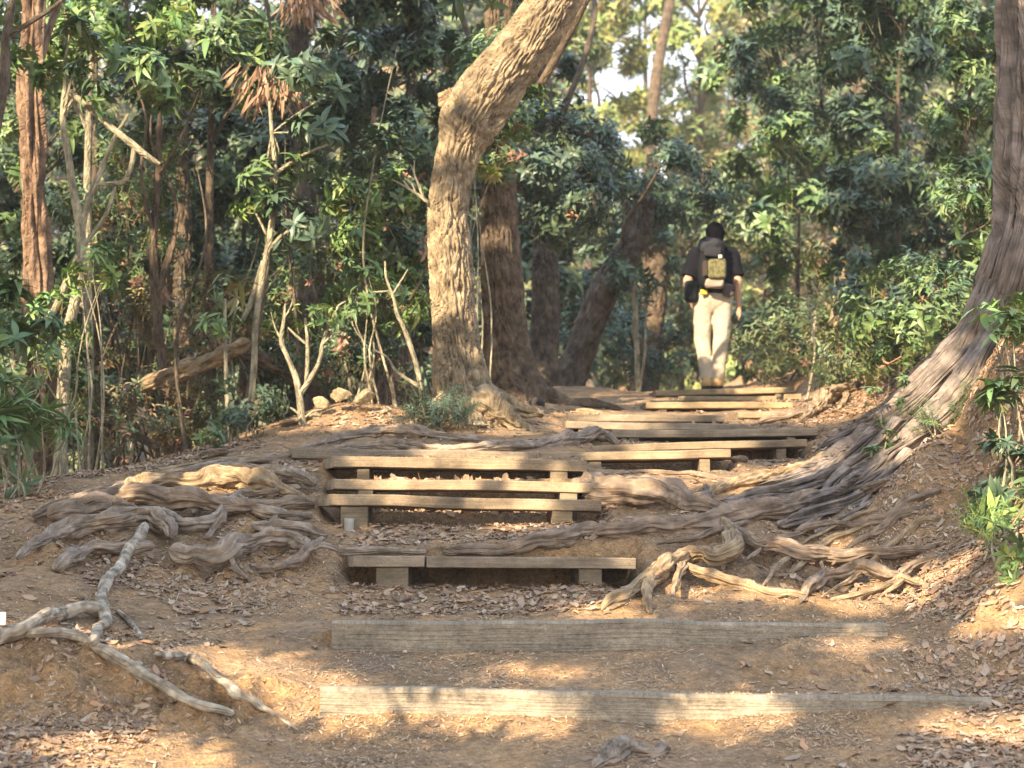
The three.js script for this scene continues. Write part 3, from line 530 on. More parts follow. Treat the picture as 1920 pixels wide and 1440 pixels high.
function crownList(c, R, n, seed, sc = 1, opt = {}) {             // shoots gathered in uneven clumps through an ellipsoid
  const r = rng(seed), list = [], clumps = [], nc = opt.clumps ?? Math.max(8, Math.round(n / 26));
  const sph = () => { let v; do v = V(r() * 2 - 1, r() * 2 - 1, r() * 2 - 1); while (v.lengthSq() > 1 || v.lengthSq() < 0.02); return v; };
  for (let i = 0; i < nc; i++) { const d = sph().normalize(), f = 0.35 + 0.65 * Math.sqrt(r()); clumps.push([V(d.x * R[0] * f, d.y * R[1] * f, d.z * R[2] * f), 0.12 + 0.2 * r(), d]); }
  const rm = (R[0] + R[1] + R[2]) / 3;
  for (let i = 0; i < n; i++) {
    const [cc, cr, cd] = clumps[Math.floor(r() * nc)], o = sph().multiplyScalar(cr * Math.min(rm, 1.6) * (0.6 + 0.6 * r()));
    o.y *= 0.6; const p = c.clone().add(cc).add(o);
    if (opt.keep && !opt.keep(p)) continue;
    const gy = smoothGround(p.x, p.z); if (p.y < gy + 0.04) p.y = gy + 0.04 + r() * 0.1;
    const d = cd.clone().multiplyScalar(0.55).add(V(0, 0.5, 0)).add(sph().multiplyScalar(0.7));
    list.push([p, d, sc * (0.55 + 0.85 * r())]);
  }
  list.clumps = clumps.map((k) => c.clone().add(k[0]));
  return list;
}
function stemTo(p0, p1, r, seed, col = 'twig') {                  // a bent stem from one point to another
  const q = rng(seed), L = p0.distanceTo(p1), a = p0.clone().lerp(p1, 0.35).add(V((q() - 0.5) * 0.2 * L, 0.06 * L * q(), (q() - 0.5) * 0.2 * L)), b = p0.clone().lerp(p1, 0.7).add(V((q() - 0.5) * 0.14 * L, 0, (q() - 0.5) * 0.14 * L));
  return loft([[p0, r], [a, r * 0.8], [b, r * 0.55], [p1, r * 0.25]], { seg: 7, step: 0.08, disp: DISP.smooth, color: COL[col] });
}

// ------------------------------------------------------------------ big trees
function baseOf(px, D) { return onGround(px, D); }
{ // the leaning tree with the elbow
  const D = 14.5, t = thing('leaning_tree', 'stout sunlit tree whose trunk bends sharply over the trail at a broken stub', 'tree', baseOf(872, D));
  const pts = trace([[884, 830, 92], [878, 775, 70], [866, 720, 50], [855, 640, 42], [848, 560, 39], [843, 480, 38], [839, 400, 37], [846, 340, 37], [860, 282, 39], [880, 228, 52], [920, 168, 54], [965, 112, 51], [1005, 58, 48], [1040, 0, 45], [1085, -80, 43], [1120, -220, 40], [1130, -420, 34], [1180, -640, 24]], D);
  add('trunk', loft(pts, { seg: 170, step: 0.014, disp: DISP.oak, color: COL.oak }), M.bark, t);
  add('broken_stub', loft(trace([[880, 236, 34], [858, 208, 30], [846, 186, 22], [840, 170, 15]], D), { seg: 60, step: 0.012, disp: (th, s, r, p, c, q) => DISP.oak(th, s, r, p, c, q) + (s > 0.22 ? 0.03 * noise(c * 4, q * 4, 2) : 0), color: COL.rootTan }), M.bark, t);
  const roots = [[[880, 740, 34], [915, 760, 30], [945, 780, 22], [975, 800, 12], [1000, 812, 6]], [[860, 745, 30], [830, 770, 24], [800, 790, 16], [770, 806, 8]], [[885, 765, 26], [905, 795, 18], [920, 815, 8]], [[895, 735, 26], [940, 756, 20], [985, 770, 12], [1020, 778, 6]], [[850, 770, 26], [846, 798, 16], [842, 815, 7]]];
  roots.forEach((l, i) => add('root', loft(l.map(([x, y, r], k) => [at(x, y, D - 0.16 - 0.03 * k + (i === 3 ? 0.3 : 0)), pxm(r, D)]), { seg: 36, step: 0.015, disp: DISP.oak, color: COL.oak, round: true }), M.bark, t));
  const tw = [[[803, 380, 4], [785, 366, 3], [760, 350, 2.4], [735, 336, 1.4]], [[795, 372, 3.4], [786, 350, 3], [778, 330, 2], [770, 308, 1.2]], [[780, 362, 2.6], [772, 344, 2.2], [758, 334, 1.5]], [[786, 350, 2.4], [776, 322, 2], [778, 300, 1.2]], [[770, 356, 2.4], [756, 338, 1.2]]];
  for (const l of tw) add('twig', loft(trace(l, D - 0.1), { seg: 6, step: 0.03, color: COL.stem }), M.bark, t);
  const c = at(1130, -900, D), list = crownList(c, [3.4, 1.9, 2.6], 900, 7, 1.1, { keep: (p) => { const q = pixelOf(p); return !q || q[1] < -60; } });
  for (let i = 0; i < 5; i++) add('branch', stemTo(pts[15 + (i % 3)][0], list.clumps[i * 3], 0.09, 60 + i), M.bark, t);
  leaves(t, list, 'sprig', 'mid', 8);
}
function trunkTree(name, label, list, D, disp, col, opt = {}) {
  const base = baseOf(list[0][0], list[0][3] ?? D), t = thing(name, label, 'tree', base, opt.group);
  const pts = trace(list, D); pts.unshift([V(pts[0][0].x, base.y - 0.15, pts[0][0].z), pts[0][1] * 1.12]);
  add('trunk', loft(pts, { seg: opt.seg ?? 60, step: opt.step ?? 0.03, disp: DISP[disp], color: COL[col] }), M.bark, t);
  for (const l of opt.roots ?? []) add('root', loft(trace(l, D), { seg: 24, step: 0.03, disp: DISP.root, color: COL[col], round: true }), M.bark, t);
  for (const l of opt.branches ?? []) add('branch', loft(trace(l, D), { seg: 10, step: 0.04, disp: DISP.smooth, color: COL[opt.bcol ?? col] }), M.bark, t);
  if (opt.crown) {                                                // [x, y, rx, ry px, n, kind, palette, scale]
    for (const [x, y, rx, ry, n, kind, pal, sc, D2] of opt.crown) {
      const d = D2 ?? D, c = at(x, y, d), l = crownList(c, [pxm(rx, d), pxm(ry, d), pxm(rx, d)], n, x * 7 + y, sc ?? 1, { keep: opt.keep });
      const top = pts[pts.length - 2][0];
      if (opt.limbs !== 0) for (let i = 0; i < (opt.limbs ?? 3); i++) add('branch', stemTo(pts[Math.max(1, pts.length - 2 - (i % 3))][0], l.clumps[i], Math.min(0.04, pts[Math.max(1, pts.length - 2 - (i % 3))][1] * 0.55), x + i, opt.bcol ?? col), M.bark, t);
      leaves(t, l, kind, pal, x + y);
    }
  }
  return t;
}
const above = (p) => { const q = pixelOf(p); return !q || q[1] < -50; };
trunkTree('straight_tree', 'brown straight tree with furrowed bark just behind the leaning one', [[965, 745, 62], [955, 700, 50], [948, 640, 42], [942, 560, 37], [938, 470, 35], [935, 380, 33], [934, 300, 27], [930, 180, 19], [925, 40, 14], [920, -300, 10]], 16.6, 'oak', 'brown', { seg: 110, step: 0.02, roots: [[[985, 715, 24], [1020, 735, 18], [1060, 752, 12], [1100, 760, 6]], [[1000, 745, 20], [1045, 757, 14], [1090, 757, 13], [1140, 762, 8], [1175, 772, 4]], [[945, 730, 22], [930, 752, 14], [915, 768, 6]]], crown: [[900, -700, 700, 380, 500, 'sprig', 'deep', 1.1]], keep: above });
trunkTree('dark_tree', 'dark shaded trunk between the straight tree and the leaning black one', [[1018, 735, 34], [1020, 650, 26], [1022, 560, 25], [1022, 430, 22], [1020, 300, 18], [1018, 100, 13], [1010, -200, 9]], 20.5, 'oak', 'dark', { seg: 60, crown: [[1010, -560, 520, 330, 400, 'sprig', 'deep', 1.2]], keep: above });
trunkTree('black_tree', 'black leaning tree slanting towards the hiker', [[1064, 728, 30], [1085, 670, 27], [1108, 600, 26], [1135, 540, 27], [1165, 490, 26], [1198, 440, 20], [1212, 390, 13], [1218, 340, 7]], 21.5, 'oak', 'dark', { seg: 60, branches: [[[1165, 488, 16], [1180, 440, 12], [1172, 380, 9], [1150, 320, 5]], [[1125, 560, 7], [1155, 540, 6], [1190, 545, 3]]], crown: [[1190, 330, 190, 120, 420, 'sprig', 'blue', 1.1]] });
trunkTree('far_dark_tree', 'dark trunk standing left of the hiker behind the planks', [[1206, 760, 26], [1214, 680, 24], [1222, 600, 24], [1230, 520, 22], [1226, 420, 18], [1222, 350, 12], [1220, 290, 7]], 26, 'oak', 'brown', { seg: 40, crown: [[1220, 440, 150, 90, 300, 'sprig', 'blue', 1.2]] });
trunkTree('slim_tree', 'thin grey stem in front of the dark trunk near the hiker', [[1197, 745, 6], [1194, 660, 5], [1192, 580, 5], [1190, 520, 4]], 21, 'smooth', 'stem', { seg: 10, crown: [[1188, 500, 60, 60, 60, 'sprig', 'blue', 1]] });
trunkTree('sunlit_far_tree', 'tall hazy trunk in the bright gap high above the hiker', [[1225, 700, 11], [1222, 500, 10], [1220, 300, 10], [1228, 160, 11], [1245, 60, 10], [1262, -40, 9], [1270, -300, 7]], 44, 'smooth', 'brown', { seg: 24, step: 0.2, limbs: 0 });

{ // the cedar at the side with its spreading foot
  const D = 12.2, t = thing('cedar_tree', 'big cedar with stringy grey bark, its foot a fan of roots down the bank', 'tree', at(1900, 760, D));
  add('trunk', loft(trace([[1790, 940, 50, 12.9], [1830, 830, 70, 12.7], [1875, 720, 88, 12.5], [1920, 620, 96, 12.4], [1955, 520, 98], [1978, 430, 98], [1988, 300, 104], [1992, 150, 106], [1995, 0, 108], [2000, -200, 104], [2010, -700, 88], [2020, -1500, 60]], D), { seg: 230, step: 0.016, disp: DISP.cedar, color: COL.cedar }), M.cedar, t);
  const butt = [
    [[1925, 400, 40], [1905, 500, 46], [1872, 590, 48], [1822, 668, 46, 12.3], [1758, 740, 42, 12.4], [1685, 800, 36, 12.6], [1610, 850, 28, 12.7], [1540, 885, 18, 12.6], [1470, 905, 12, 12.4], [1400, 918, 8, 12.35]],
    [[1935, 540, 40, 12.1], [1890, 640, 44, 12.05], [1835, 730, 42, 12.0], [1765, 805, 36, 12.0], [1690, 865, 30, 12.0], [1620, 910, 22, 11.95], [1550, 940, 16, 11.85], [1480, 958, 12, 11.75]],
    [[1880, 560, 30, 12.7], [1820, 640, 30, 13], [1750, 705, 26, 13.3], [1680, 760, 22, 13.4], [1610, 808, 16, 13.5], [1540, 838, 10, 13.4]],
    [[1700, 790, 16, 12.2], [1640, 850, 15, 12.2], [1580, 885, 13, 12.2], [1500, 915, 11, 12.1], [1420, 930, 9, 12.0], [1350, 948, 6, 11.9]],
    [[1720, 850, 15, 11.85], [1660, 905, 14, 11.8], [1600, 945, 12, 11.7], [1540, 962, 10, 11.6], [1460, 985, 6, 11.45]],
    [[1760, 830, 15, 11.75], [1700, 900, 14, 11.65], [1650, 945, 12, 11.55], [1600, 975, 10, 11.45], [1530, 1000, 6, 11.3]],
    [[1650, 810, 13, 12.45], [1590, 862, 13, 12.4], [1530, 900, 11, 12.3], [1450, 925, 8, 12.1]],
    [[1690, 880, 11, 11.8], [1640, 935, 9, 11.65], [1618, 962, 7, 11.55], [1632, 992, 5, 11.4]],
    [[1600, 880, 12, 12.1], [1560, 915, 11, 12.05], [1545, 945, 9, 11.9], [1500, 975, 6, 11.65]],
  ];
  butt.forEach((l) => add('root', loft(trace(l, D), { seg: 84, step: 0.016, disp: DISP.cedar, color: COL.cedar, round: true }), M.cedar, t));
  const R = [
    ['root', [[1665, 900, 7], [1600, 930, 15], [1510, 938, 20], [1420, 958, 22], [1340, 975, 20], [1260, 988, 17], [1180, 992, 16], [1100, 996, 17], [1030, 1012, 17], [970, 1024, 15], [900, 1030, 11], [830, 1034, 8]]],
    ['root', [[1085, 918, 24], [1130, 922, 33], [1200, 925, 34], [1260, 930, 30], [1320, 948, 20], [1390, 962, 10]]],
    ['rootTan', [[1348, 975, 16], [1372, 1002, 19], [1372, 1028, 19], [1335, 1044, 18], [1285, 1044, 18], [1250, 1058, 21], [1212, 1090, 18], [1165, 1122, 15], [1128, 1146, 8]]],
    ['rootTan', [[1252, 1056, 14], [1228, 1084, 13], [1212, 1112, 11], [1220, 1150, 6]]],
    ['rootTan', [[1278, 1056, 9], [1270, 1082, 8], [1262, 1108, 6], [1264, 1130, 3]]],
    ['root', [[1352, 980, 12], [1392, 1006, 15], [1440, 1026, 17], [1495, 1036, 18], [1560, 1042, 15], [1630, 1036, 13], [1700, 1034, 11], [1755, 1026, 6]]],
    ['rootTan', [[1282, 1062, 9], [1340, 1078, 12], [1400, 1096, 11], [1452, 1112, 9], [1512, 1116, 6]]],
    ['root', [[1500, 1132, 7], [1514, 1102, 11], [1545, 1080, 13], [1600, 1066, 13], [1650, 1072, 15], [1690, 1078, 11], [1712, 1060, 9], [1760, 1042, 6]]],
    ['rootTan', [[1556, 1126, 5], [1612, 1114, 7], [1660, 1098, 7], [1688, 1082, 8], [1738, 1096, 4]]],
    ['root', [[1490, 1000, 6], [1550, 984, 10], [1610, 985, 9], [1660, 972, 9], [1700, 942, 10], [1765, 918, 6]]],
    ['root', [[1628, 1010, 6], [1660, 985, 10], [1700, 962, 10], [1750, 945, 6]]],
    ['rootTan', [[1680, 1020, 5], [1708, 992, 8], [1735, 976, 8], [1780, 970, 4]]],
    ['rootTan', [[1300, 930, 8], [1350, 915, 12], [1430, 898, 14], [1500, 880, 14], [1560, 850, 10]]],
    ['root', [[1498, 1058, 4], [1494, 1040, 6], [1488, 1026, 6]]],
    ['root', [[1320, 950, 8], [1330, 925, 9], [1322, 910, 5]]],
    ['root', [[1560, 950, 6], [1500, 1000, 7], [1450, 1015, 6], [1400, 1050, 4]]], ['rootTan', [[1620, 985, 6], [1560, 1010, 7], [1500, 1060, 6], [1470, 1085, 3]]], ['root', [[1720, 920, 6], [1650, 1000, 7], [1600, 1020, 6], [1560, 1060, 3]]],
    ['rootTan', [[1700, 1000, 5], [1640, 1050, 6], [1590, 1090, 5], [1540, 1120, 3]]], ['root', [[1440, 960, 6], [1380, 985, 7], [1300, 1010, 6], [1230, 1020, 3]]], ['rootTan', [[1480, 1045, 5], [1450, 1070, 5], [1430, 1100, 3]]], ['root', [[1400, 905, 6], [1300, 890, 7], [1210, 885, 5], [1150, 890, 3]]],
    ['root', [[1540, 1045, 4], [1545, 1075, 5], [1530, 1105, 3]]], ['rootTan', [[1660, 950, 5], [1610, 965, 6], [1540, 1000, 5], [1490, 1030, 3]]], ['root', [[1750, 960, 5], [1700, 1000, 6], [1650, 1030, 5], [1600, 1050, 3]]], ['rootTan', [[1720, 1050, 4], [1690, 1090, 5], [1650, 1120, 3]]],
    ['rootTan', [[1500, 792, 6], [1535, 762, 14], [1565, 738, 15], [1605, 724, 14], [1655, 714, 12], [1690, 706, 6]]],
    ['rootTan', [[1590, 728, 8], [1586, 748, 8], [1575, 765, 4]]],
    ['root', [[1420, 792, 5], [1470, 782, 9], [1520, 774, 8], [1560, 762, 5]]],
  ];
  for (const [c, l] of R) add('root', rootGeo(l, 'root', c, { sink: 0.35, fat: 1.02 }), M.smoothBark, t);
  const c = at(2100, -1400, 12), list = crownList(c, [3, 3.4, 3], 700, 91, 1.3, { keep: (p) => { const q = pixelOf(p); return !q || q[1] < -60 || q[0] > 2000; } });
  leaves(t, list, 'fan', 'deep', 92);
}

// ------------------------------------------------------------------ the wood at the left
trunkTree('red_tree', 'straight reddish trunk lit in patches near the photo edge', [[80, 905, 26], [76, 760, 24], [70, 600, 22], [66, 450, 20], [62, 300, 19], [58, 180, 18], [60, 60, 17], [66, -120, 16], [70, -500, 13]], 15.2, 'cedar', 'red', { seg: 70, step: 0.025, crown: [[70, -500, 420, 260, 300, 'sprig', 'mid', 1.1]], keep: above });
trunkTree('crooked_sapling', 'pale crooked sapling with bare angled branches beside the reddish trunk', [[112, 885, 13], [118, 740, 12], [128, 620, 10], [150, 520, 10], [152, 440, 9], [138, 360, 8], [128, 290, 7], [118, 225, 6], [124, 140, 4]], 14.4, 'smooth', 'stem', { seg: 16, branches: [[[152, 440, 7], [165, 380, 6], [190, 320, 5], [212, 265, 4], [240, 215, 3]], [[128, 170, 6], [165, 200, 6], [205, 236, 6], [245, 268, 7], [275, 292, 6], [300, 308, 4]], [[252, 278, 5], [246, 312, 5], [232, 340, 5], [205, 344, 4], [172, 346, 3]], [[150, 470, 5], [200, 400, 4], [216, 350, 3]], [[60, 600, 6], [95, 590, 7], [125, 530, 8], [148, 480, 8]]], crown: [[150, 110, 110, 60, 90, 'broad', 'mid', 1.0], [240, 150, 100, 50, 70, 'broad', 'mid', 1.0]], limbs: 1 });
trunkTree('grey_sapling', 'straight slim grey sapling just inside the crooked one', [[165, 880, 11], [166, 700, 10], [164, 520, 9], [164, 380, 8], [166, 250, 7], [172, 120, 5], [174, 20, 4]], 15.6, 'smooth', 'stem', { seg: 14, crown: [[190, 40, 150, 60, 120, 'broad', 'fresh', 1.0]], limbs: 2 });
trunkTree('snapped_tree', 'brown mottled slender trunk behind the slanting log', [[318, 880, 15], [312, 790, 13], [306, 700, 11], [300, 640, 10], [292, 560, 9], [288, 450, 8], [296, 330, 7], [300, 200, 5]], 15.8, 'root', 'brown', { seg: 20, branches: [[[302, 660, 6], [290, 640, 5], [288, 620, 3]], [[292, 560, 6], [320, 480, 5], [335, 400, 3]]], crown: [[300, 160, 130, 70, 130, 'broad', 'deep', 1.0]] });
trunkTree('rough_tree', 'shaded rough trunk half hidden behind the mottled one', [[340, 870, 17], [345, 700, 15], [340, 560, 14], [345, 430, 13], [340, 250, 12], [335, 60, 11], [330, -300, 9]], 18.2, 'oak', 'brown', { seg: 50, limbs: 0 });
trunkTree('forked_sapling', 'sunlit pale sapling forking low into bare arms on the bank above the planks', [[567, 800, 8], [562, 745, 7], [556, 712, 6], [540, 672, 4.5], [528, 640, 4.5], [532, 602, 3.5], [535, 570, 1.5]], 14.5, 'smooth', 'stem', { seg: 14, branches: [[[562, 740, 6], [580, 712, 5], [598, 680, 4], [606, 640, 3.6], [616, 612, 3], [628, 590, 2.2]], [[606, 645, 2.4], [625, 628, 1.6], [640, 622, 1]], [[530, 640, 2.2], [516, 615, 1.4], [508, 585, 0.8]], [[532, 600, 2], [545, 575, 1.2], [552, 550, 0.7]], [[566, 780, 3], [545, 765, 2], [525, 762, 1]], [[566, 788, 3], [590, 770, 2], [605, 768, 1]], [[574, 720, 4], [577, 660, 4], [575, 620, 3], [572, 596, 2]], [[624, 596, 3], [636, 572, 2], [648, 565, 1.5]], [[576, 646, 3], [556, 630, 2.4], [540, 614, 1.6]]], crown: [[582, 600, 45, 28, 20, 'broad', 'fresh', 0.6]], limbs: 0 });
trunkTree('leafy_sapling', 'thin sapling with tiers of broad drooping leaves in the middle of the wood', [[470, 780, 6], [476, 690, 6], [480, 600, 6], [492, 520, 6], [508, 430, 6], [516, 330, 5], [510, 250, 4], [505, 190, 3]], 14.9, 'smooth', 'stem', { seg: 12, branches: [[[455, 600, 4], [468, 572, 5], [485, 520, 5], [494, 490, 5]], [[494, 480, 4], [530, 440, 3], [560, 425, 2]], [[510, 330, 4], [570, 290, 3], [640, 262, 2]], [[500, 440, 3], [480, 400, 2]]], crown: [[485, 395, 48, 34, 26, 'broad', 'fresh', 1.0], [555, 420, 78, 42, 60, 'broad', 'blue', 1.1], [520, 340, 60, 36, 34, 'broad', 'mid', 0.95], [630, 275, 100, 42, 85, 'broad', 'blue', 1.1], [600, 130, 90, 55, 70, 'broad', 'blue', 1.1]], limbs: 1 });
trunkTree('slender_sapling', 'very thin pale sapling with a tuft of yellowed leaves in the shade', [[428, 850, 4], [425, 740, 4], [422, 640, 3.5], [422, 560, 3]], 14.6, 'smooth', 'stem', { seg: 8, crown: [[424, 545, 30, 16, 7, 'long', 'warm', 0.85], [412, 605, 34, 20, 12, 'broad', 'mid', 0.9]], limbs: 0 });
trunkTree('dead_sapling', 'dead bare twig-like sapling leaning beside the stout leaning tree', [[790, 735, 5], [782, 690, 5], [770, 650, 5], [755, 610, 4], [745, 590, 4], [738, 560, 3], [724, 520, 2.4], [722, 490, 1.6]], 14.6, 'smooth', 'stem', { seg: 10, branches: [[[788, 726, 4], [760, 708, 3], [738, 690, 3], [728, 672, 2], [700, 655, 1.5]], [[735, 545, 2.2], [700, 548, 1.6]], [[738, 550, 2.2], [765, 505, 1.4]]], limbs: 0 });
trunkTree('brown_tree', 'thick reddish brown trunk in shade left of the leaning tree', [[745, 760, 38], [738, 700, 32], [730, 620, 28], [722, 520, 18], [715, 420, 11], [708, 330, 7], [704, 200, 4]], 18, 'cedar', 'red', { seg: 60, step: 0.04, limbs: 0 });
trunkTree('shaded_tree', 'black shaded trunk behind the leafy sapling', [[600, 780, 34], [592, 700, 28], [585, 600, 26], [575, 480, 24], [568, 300, 22], [560, 100, 20], [555, -300, 17]], 18.5, 'oak', 'dark', { seg: 40, step: 0.05, limbs: 0 });
{ // the branch hanging in at the upper corner
  const t = trunkTree('corner_tree', 'dark tree entering at the upper corner with one bare rising branch', [[-60, 1010, 22], [-55, 700, 18], [-40, 420, 15], [-8, 230, 12], [8, 150, 10], [12, 70, 9], [22, 10, 7], [30, -60, 6]], 10.8, 'smooth', 'dark', { seg: 14, branches: [[[12, 68, 7], [36, 55, 5], [62, 38, 5], [100, 14, 4], [128, -12, 3]]], crown: [[20, -190, 180, 90, 60, 'broad', 'deep', 1]], keep: above, limbs: 0 });
}

// ------------------------------------------------------------------ understory trees and shrubs
function understory(name, label, cat, x, D, y0, y1, rx, dens, kind, pal, sc = 1, opt = {}) {
  const R = rx * D / F, base = opt.base ?? onGround(x, D + R * 0.9), t = thing(name, label, cat, base, opt.group), r = rng(Math.round(x * 13 + D * 101 + y0));
  const n = Math.max(1, Math.round((y1 - y0) / (rx * 1.15)));
  const top = at(x, y0 + (y1 - y0) * 0.3, D + R * 0.5), tr = opt.r ?? 0.05; top.y = Math.max(top.y, base.y + 0.5);
  const mid = base.clone().lerp(top, 0.5).add(V((r() - 0.5) * 0.3, 0, (r() - 0.5) * 0.3));
  add('trunk', loft([[base.clone().add(V(0, -0.12, 0)), tr * 1.2], [base.clone().lerp(mid, 0.5), tr], [mid, tr * 0.8], [top, tr * 0.3]], { seg: 9, step: 0.15, disp: DISP.smooth, color: COL[opt.bark ?? 'twig'] }), M.bark, t);
  const all = [];
  for (let i = 0; i < n; i++) {
    const cy = n === 1 ? (y0 + y1) / 2 : lerp(y0 + rx * 0.5, y1 - rx * 0.5, i / (n - 1)), ry = (y1 - y0) / n * 0.62, c = at(x + (r() - 0.5) * rx * 0.7, cy, D + (r() - 0.5) * R * 1.2), Ry = ry * D / F;
    const l = crownList(c, [R * (0.8 + 0.4 * r()), Ry, R * (0.7 + 0.3 * r())], Math.round(3.2 * dens * 3.14 * R * Ry / (0.012 * sc * sc)), Math.round(x + i * 57 + D * 9), sc, { keep: opt.keep });
    for (let k = 0; k < (opt.limbs ?? 2); k++) add('branch', stemTo(base.clone().lerp(top, clamp((c.y - base.y) / (top.y - base.y) - 0.12, 0.05, 0.95)), l.clumps[k], tr * 0.4, x + k + i * 3, opt.bark ?? 'twig'), M.bark, t);
    all.push(...l);
  }
  leaves(t, all, kind, pal, Math.round(x + D), opt.mat ?? M.leaf);
  return t;
}
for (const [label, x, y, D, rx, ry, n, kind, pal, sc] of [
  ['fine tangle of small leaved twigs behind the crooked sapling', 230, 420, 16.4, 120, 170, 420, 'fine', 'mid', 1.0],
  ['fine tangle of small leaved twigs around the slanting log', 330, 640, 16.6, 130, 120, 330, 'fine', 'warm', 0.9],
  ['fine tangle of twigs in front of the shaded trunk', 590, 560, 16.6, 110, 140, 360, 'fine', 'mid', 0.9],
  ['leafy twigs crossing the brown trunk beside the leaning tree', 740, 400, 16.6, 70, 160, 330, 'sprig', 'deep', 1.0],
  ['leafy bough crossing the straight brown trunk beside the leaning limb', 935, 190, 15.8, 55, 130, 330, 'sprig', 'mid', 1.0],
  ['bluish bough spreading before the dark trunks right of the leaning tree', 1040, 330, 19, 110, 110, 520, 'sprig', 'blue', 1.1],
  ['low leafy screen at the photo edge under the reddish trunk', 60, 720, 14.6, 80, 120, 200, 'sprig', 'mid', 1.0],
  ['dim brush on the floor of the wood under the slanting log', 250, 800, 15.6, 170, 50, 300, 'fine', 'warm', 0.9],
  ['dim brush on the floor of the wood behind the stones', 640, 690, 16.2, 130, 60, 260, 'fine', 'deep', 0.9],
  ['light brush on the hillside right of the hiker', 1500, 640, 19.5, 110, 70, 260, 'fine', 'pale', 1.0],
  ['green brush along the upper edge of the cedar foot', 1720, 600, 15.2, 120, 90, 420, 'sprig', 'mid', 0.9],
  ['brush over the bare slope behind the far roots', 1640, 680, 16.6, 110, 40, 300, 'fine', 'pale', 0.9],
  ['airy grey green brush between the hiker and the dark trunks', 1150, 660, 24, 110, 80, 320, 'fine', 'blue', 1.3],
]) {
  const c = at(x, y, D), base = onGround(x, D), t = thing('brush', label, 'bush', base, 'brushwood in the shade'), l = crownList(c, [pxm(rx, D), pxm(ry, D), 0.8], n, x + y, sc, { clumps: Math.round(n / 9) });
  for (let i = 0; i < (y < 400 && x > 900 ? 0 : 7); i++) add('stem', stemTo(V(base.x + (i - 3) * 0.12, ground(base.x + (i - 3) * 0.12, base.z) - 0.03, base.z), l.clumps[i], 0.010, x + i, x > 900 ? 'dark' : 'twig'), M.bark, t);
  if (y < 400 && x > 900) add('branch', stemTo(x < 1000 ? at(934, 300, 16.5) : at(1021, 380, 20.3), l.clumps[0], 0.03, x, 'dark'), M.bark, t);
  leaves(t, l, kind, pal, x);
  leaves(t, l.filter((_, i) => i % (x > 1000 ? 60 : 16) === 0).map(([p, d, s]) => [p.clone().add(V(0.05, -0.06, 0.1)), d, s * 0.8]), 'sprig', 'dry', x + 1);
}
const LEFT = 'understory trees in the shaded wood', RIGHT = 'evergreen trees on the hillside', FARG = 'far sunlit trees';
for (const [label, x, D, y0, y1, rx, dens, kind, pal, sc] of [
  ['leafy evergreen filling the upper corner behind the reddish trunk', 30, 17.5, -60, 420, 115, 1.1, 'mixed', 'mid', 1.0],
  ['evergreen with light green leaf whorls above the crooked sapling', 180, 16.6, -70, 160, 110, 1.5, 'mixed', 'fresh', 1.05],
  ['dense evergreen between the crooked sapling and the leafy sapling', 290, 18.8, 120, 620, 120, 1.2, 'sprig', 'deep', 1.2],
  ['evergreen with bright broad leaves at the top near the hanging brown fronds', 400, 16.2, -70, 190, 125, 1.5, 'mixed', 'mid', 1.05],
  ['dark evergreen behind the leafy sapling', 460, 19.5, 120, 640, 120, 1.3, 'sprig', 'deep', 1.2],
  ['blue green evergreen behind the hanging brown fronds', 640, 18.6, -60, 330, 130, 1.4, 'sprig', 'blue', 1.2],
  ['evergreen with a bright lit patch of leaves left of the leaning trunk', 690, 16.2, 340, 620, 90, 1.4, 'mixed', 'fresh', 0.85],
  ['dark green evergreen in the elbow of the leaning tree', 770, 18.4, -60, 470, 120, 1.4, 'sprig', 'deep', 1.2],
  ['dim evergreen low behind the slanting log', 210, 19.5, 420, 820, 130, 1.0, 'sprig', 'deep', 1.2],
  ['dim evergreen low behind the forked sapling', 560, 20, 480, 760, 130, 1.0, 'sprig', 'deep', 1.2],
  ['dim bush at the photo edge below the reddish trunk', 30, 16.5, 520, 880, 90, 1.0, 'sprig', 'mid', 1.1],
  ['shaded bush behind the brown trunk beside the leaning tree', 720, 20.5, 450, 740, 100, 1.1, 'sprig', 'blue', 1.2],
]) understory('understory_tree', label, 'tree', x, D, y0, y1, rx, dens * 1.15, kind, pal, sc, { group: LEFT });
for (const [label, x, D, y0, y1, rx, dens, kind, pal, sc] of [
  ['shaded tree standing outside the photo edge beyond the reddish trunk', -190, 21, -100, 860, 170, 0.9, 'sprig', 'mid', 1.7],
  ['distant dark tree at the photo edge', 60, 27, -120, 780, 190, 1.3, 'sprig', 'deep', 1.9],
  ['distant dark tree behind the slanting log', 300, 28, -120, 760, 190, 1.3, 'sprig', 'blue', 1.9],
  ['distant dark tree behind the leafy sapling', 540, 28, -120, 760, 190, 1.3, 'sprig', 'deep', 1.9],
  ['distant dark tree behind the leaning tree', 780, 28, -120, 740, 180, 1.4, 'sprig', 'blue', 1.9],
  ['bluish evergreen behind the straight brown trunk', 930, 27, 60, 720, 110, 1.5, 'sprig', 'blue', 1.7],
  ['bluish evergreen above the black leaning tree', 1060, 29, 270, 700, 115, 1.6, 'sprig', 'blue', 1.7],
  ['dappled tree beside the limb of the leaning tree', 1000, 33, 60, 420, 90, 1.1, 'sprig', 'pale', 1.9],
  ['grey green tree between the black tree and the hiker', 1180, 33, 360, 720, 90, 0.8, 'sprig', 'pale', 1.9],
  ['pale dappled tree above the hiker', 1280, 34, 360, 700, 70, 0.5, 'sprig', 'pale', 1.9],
]) understory('background_tree', label, 'tree', x, D, y0, y1, rx, dens, kind, pal, sc, { group: 'shaded trees deeper in the wood', r: 0.06 });
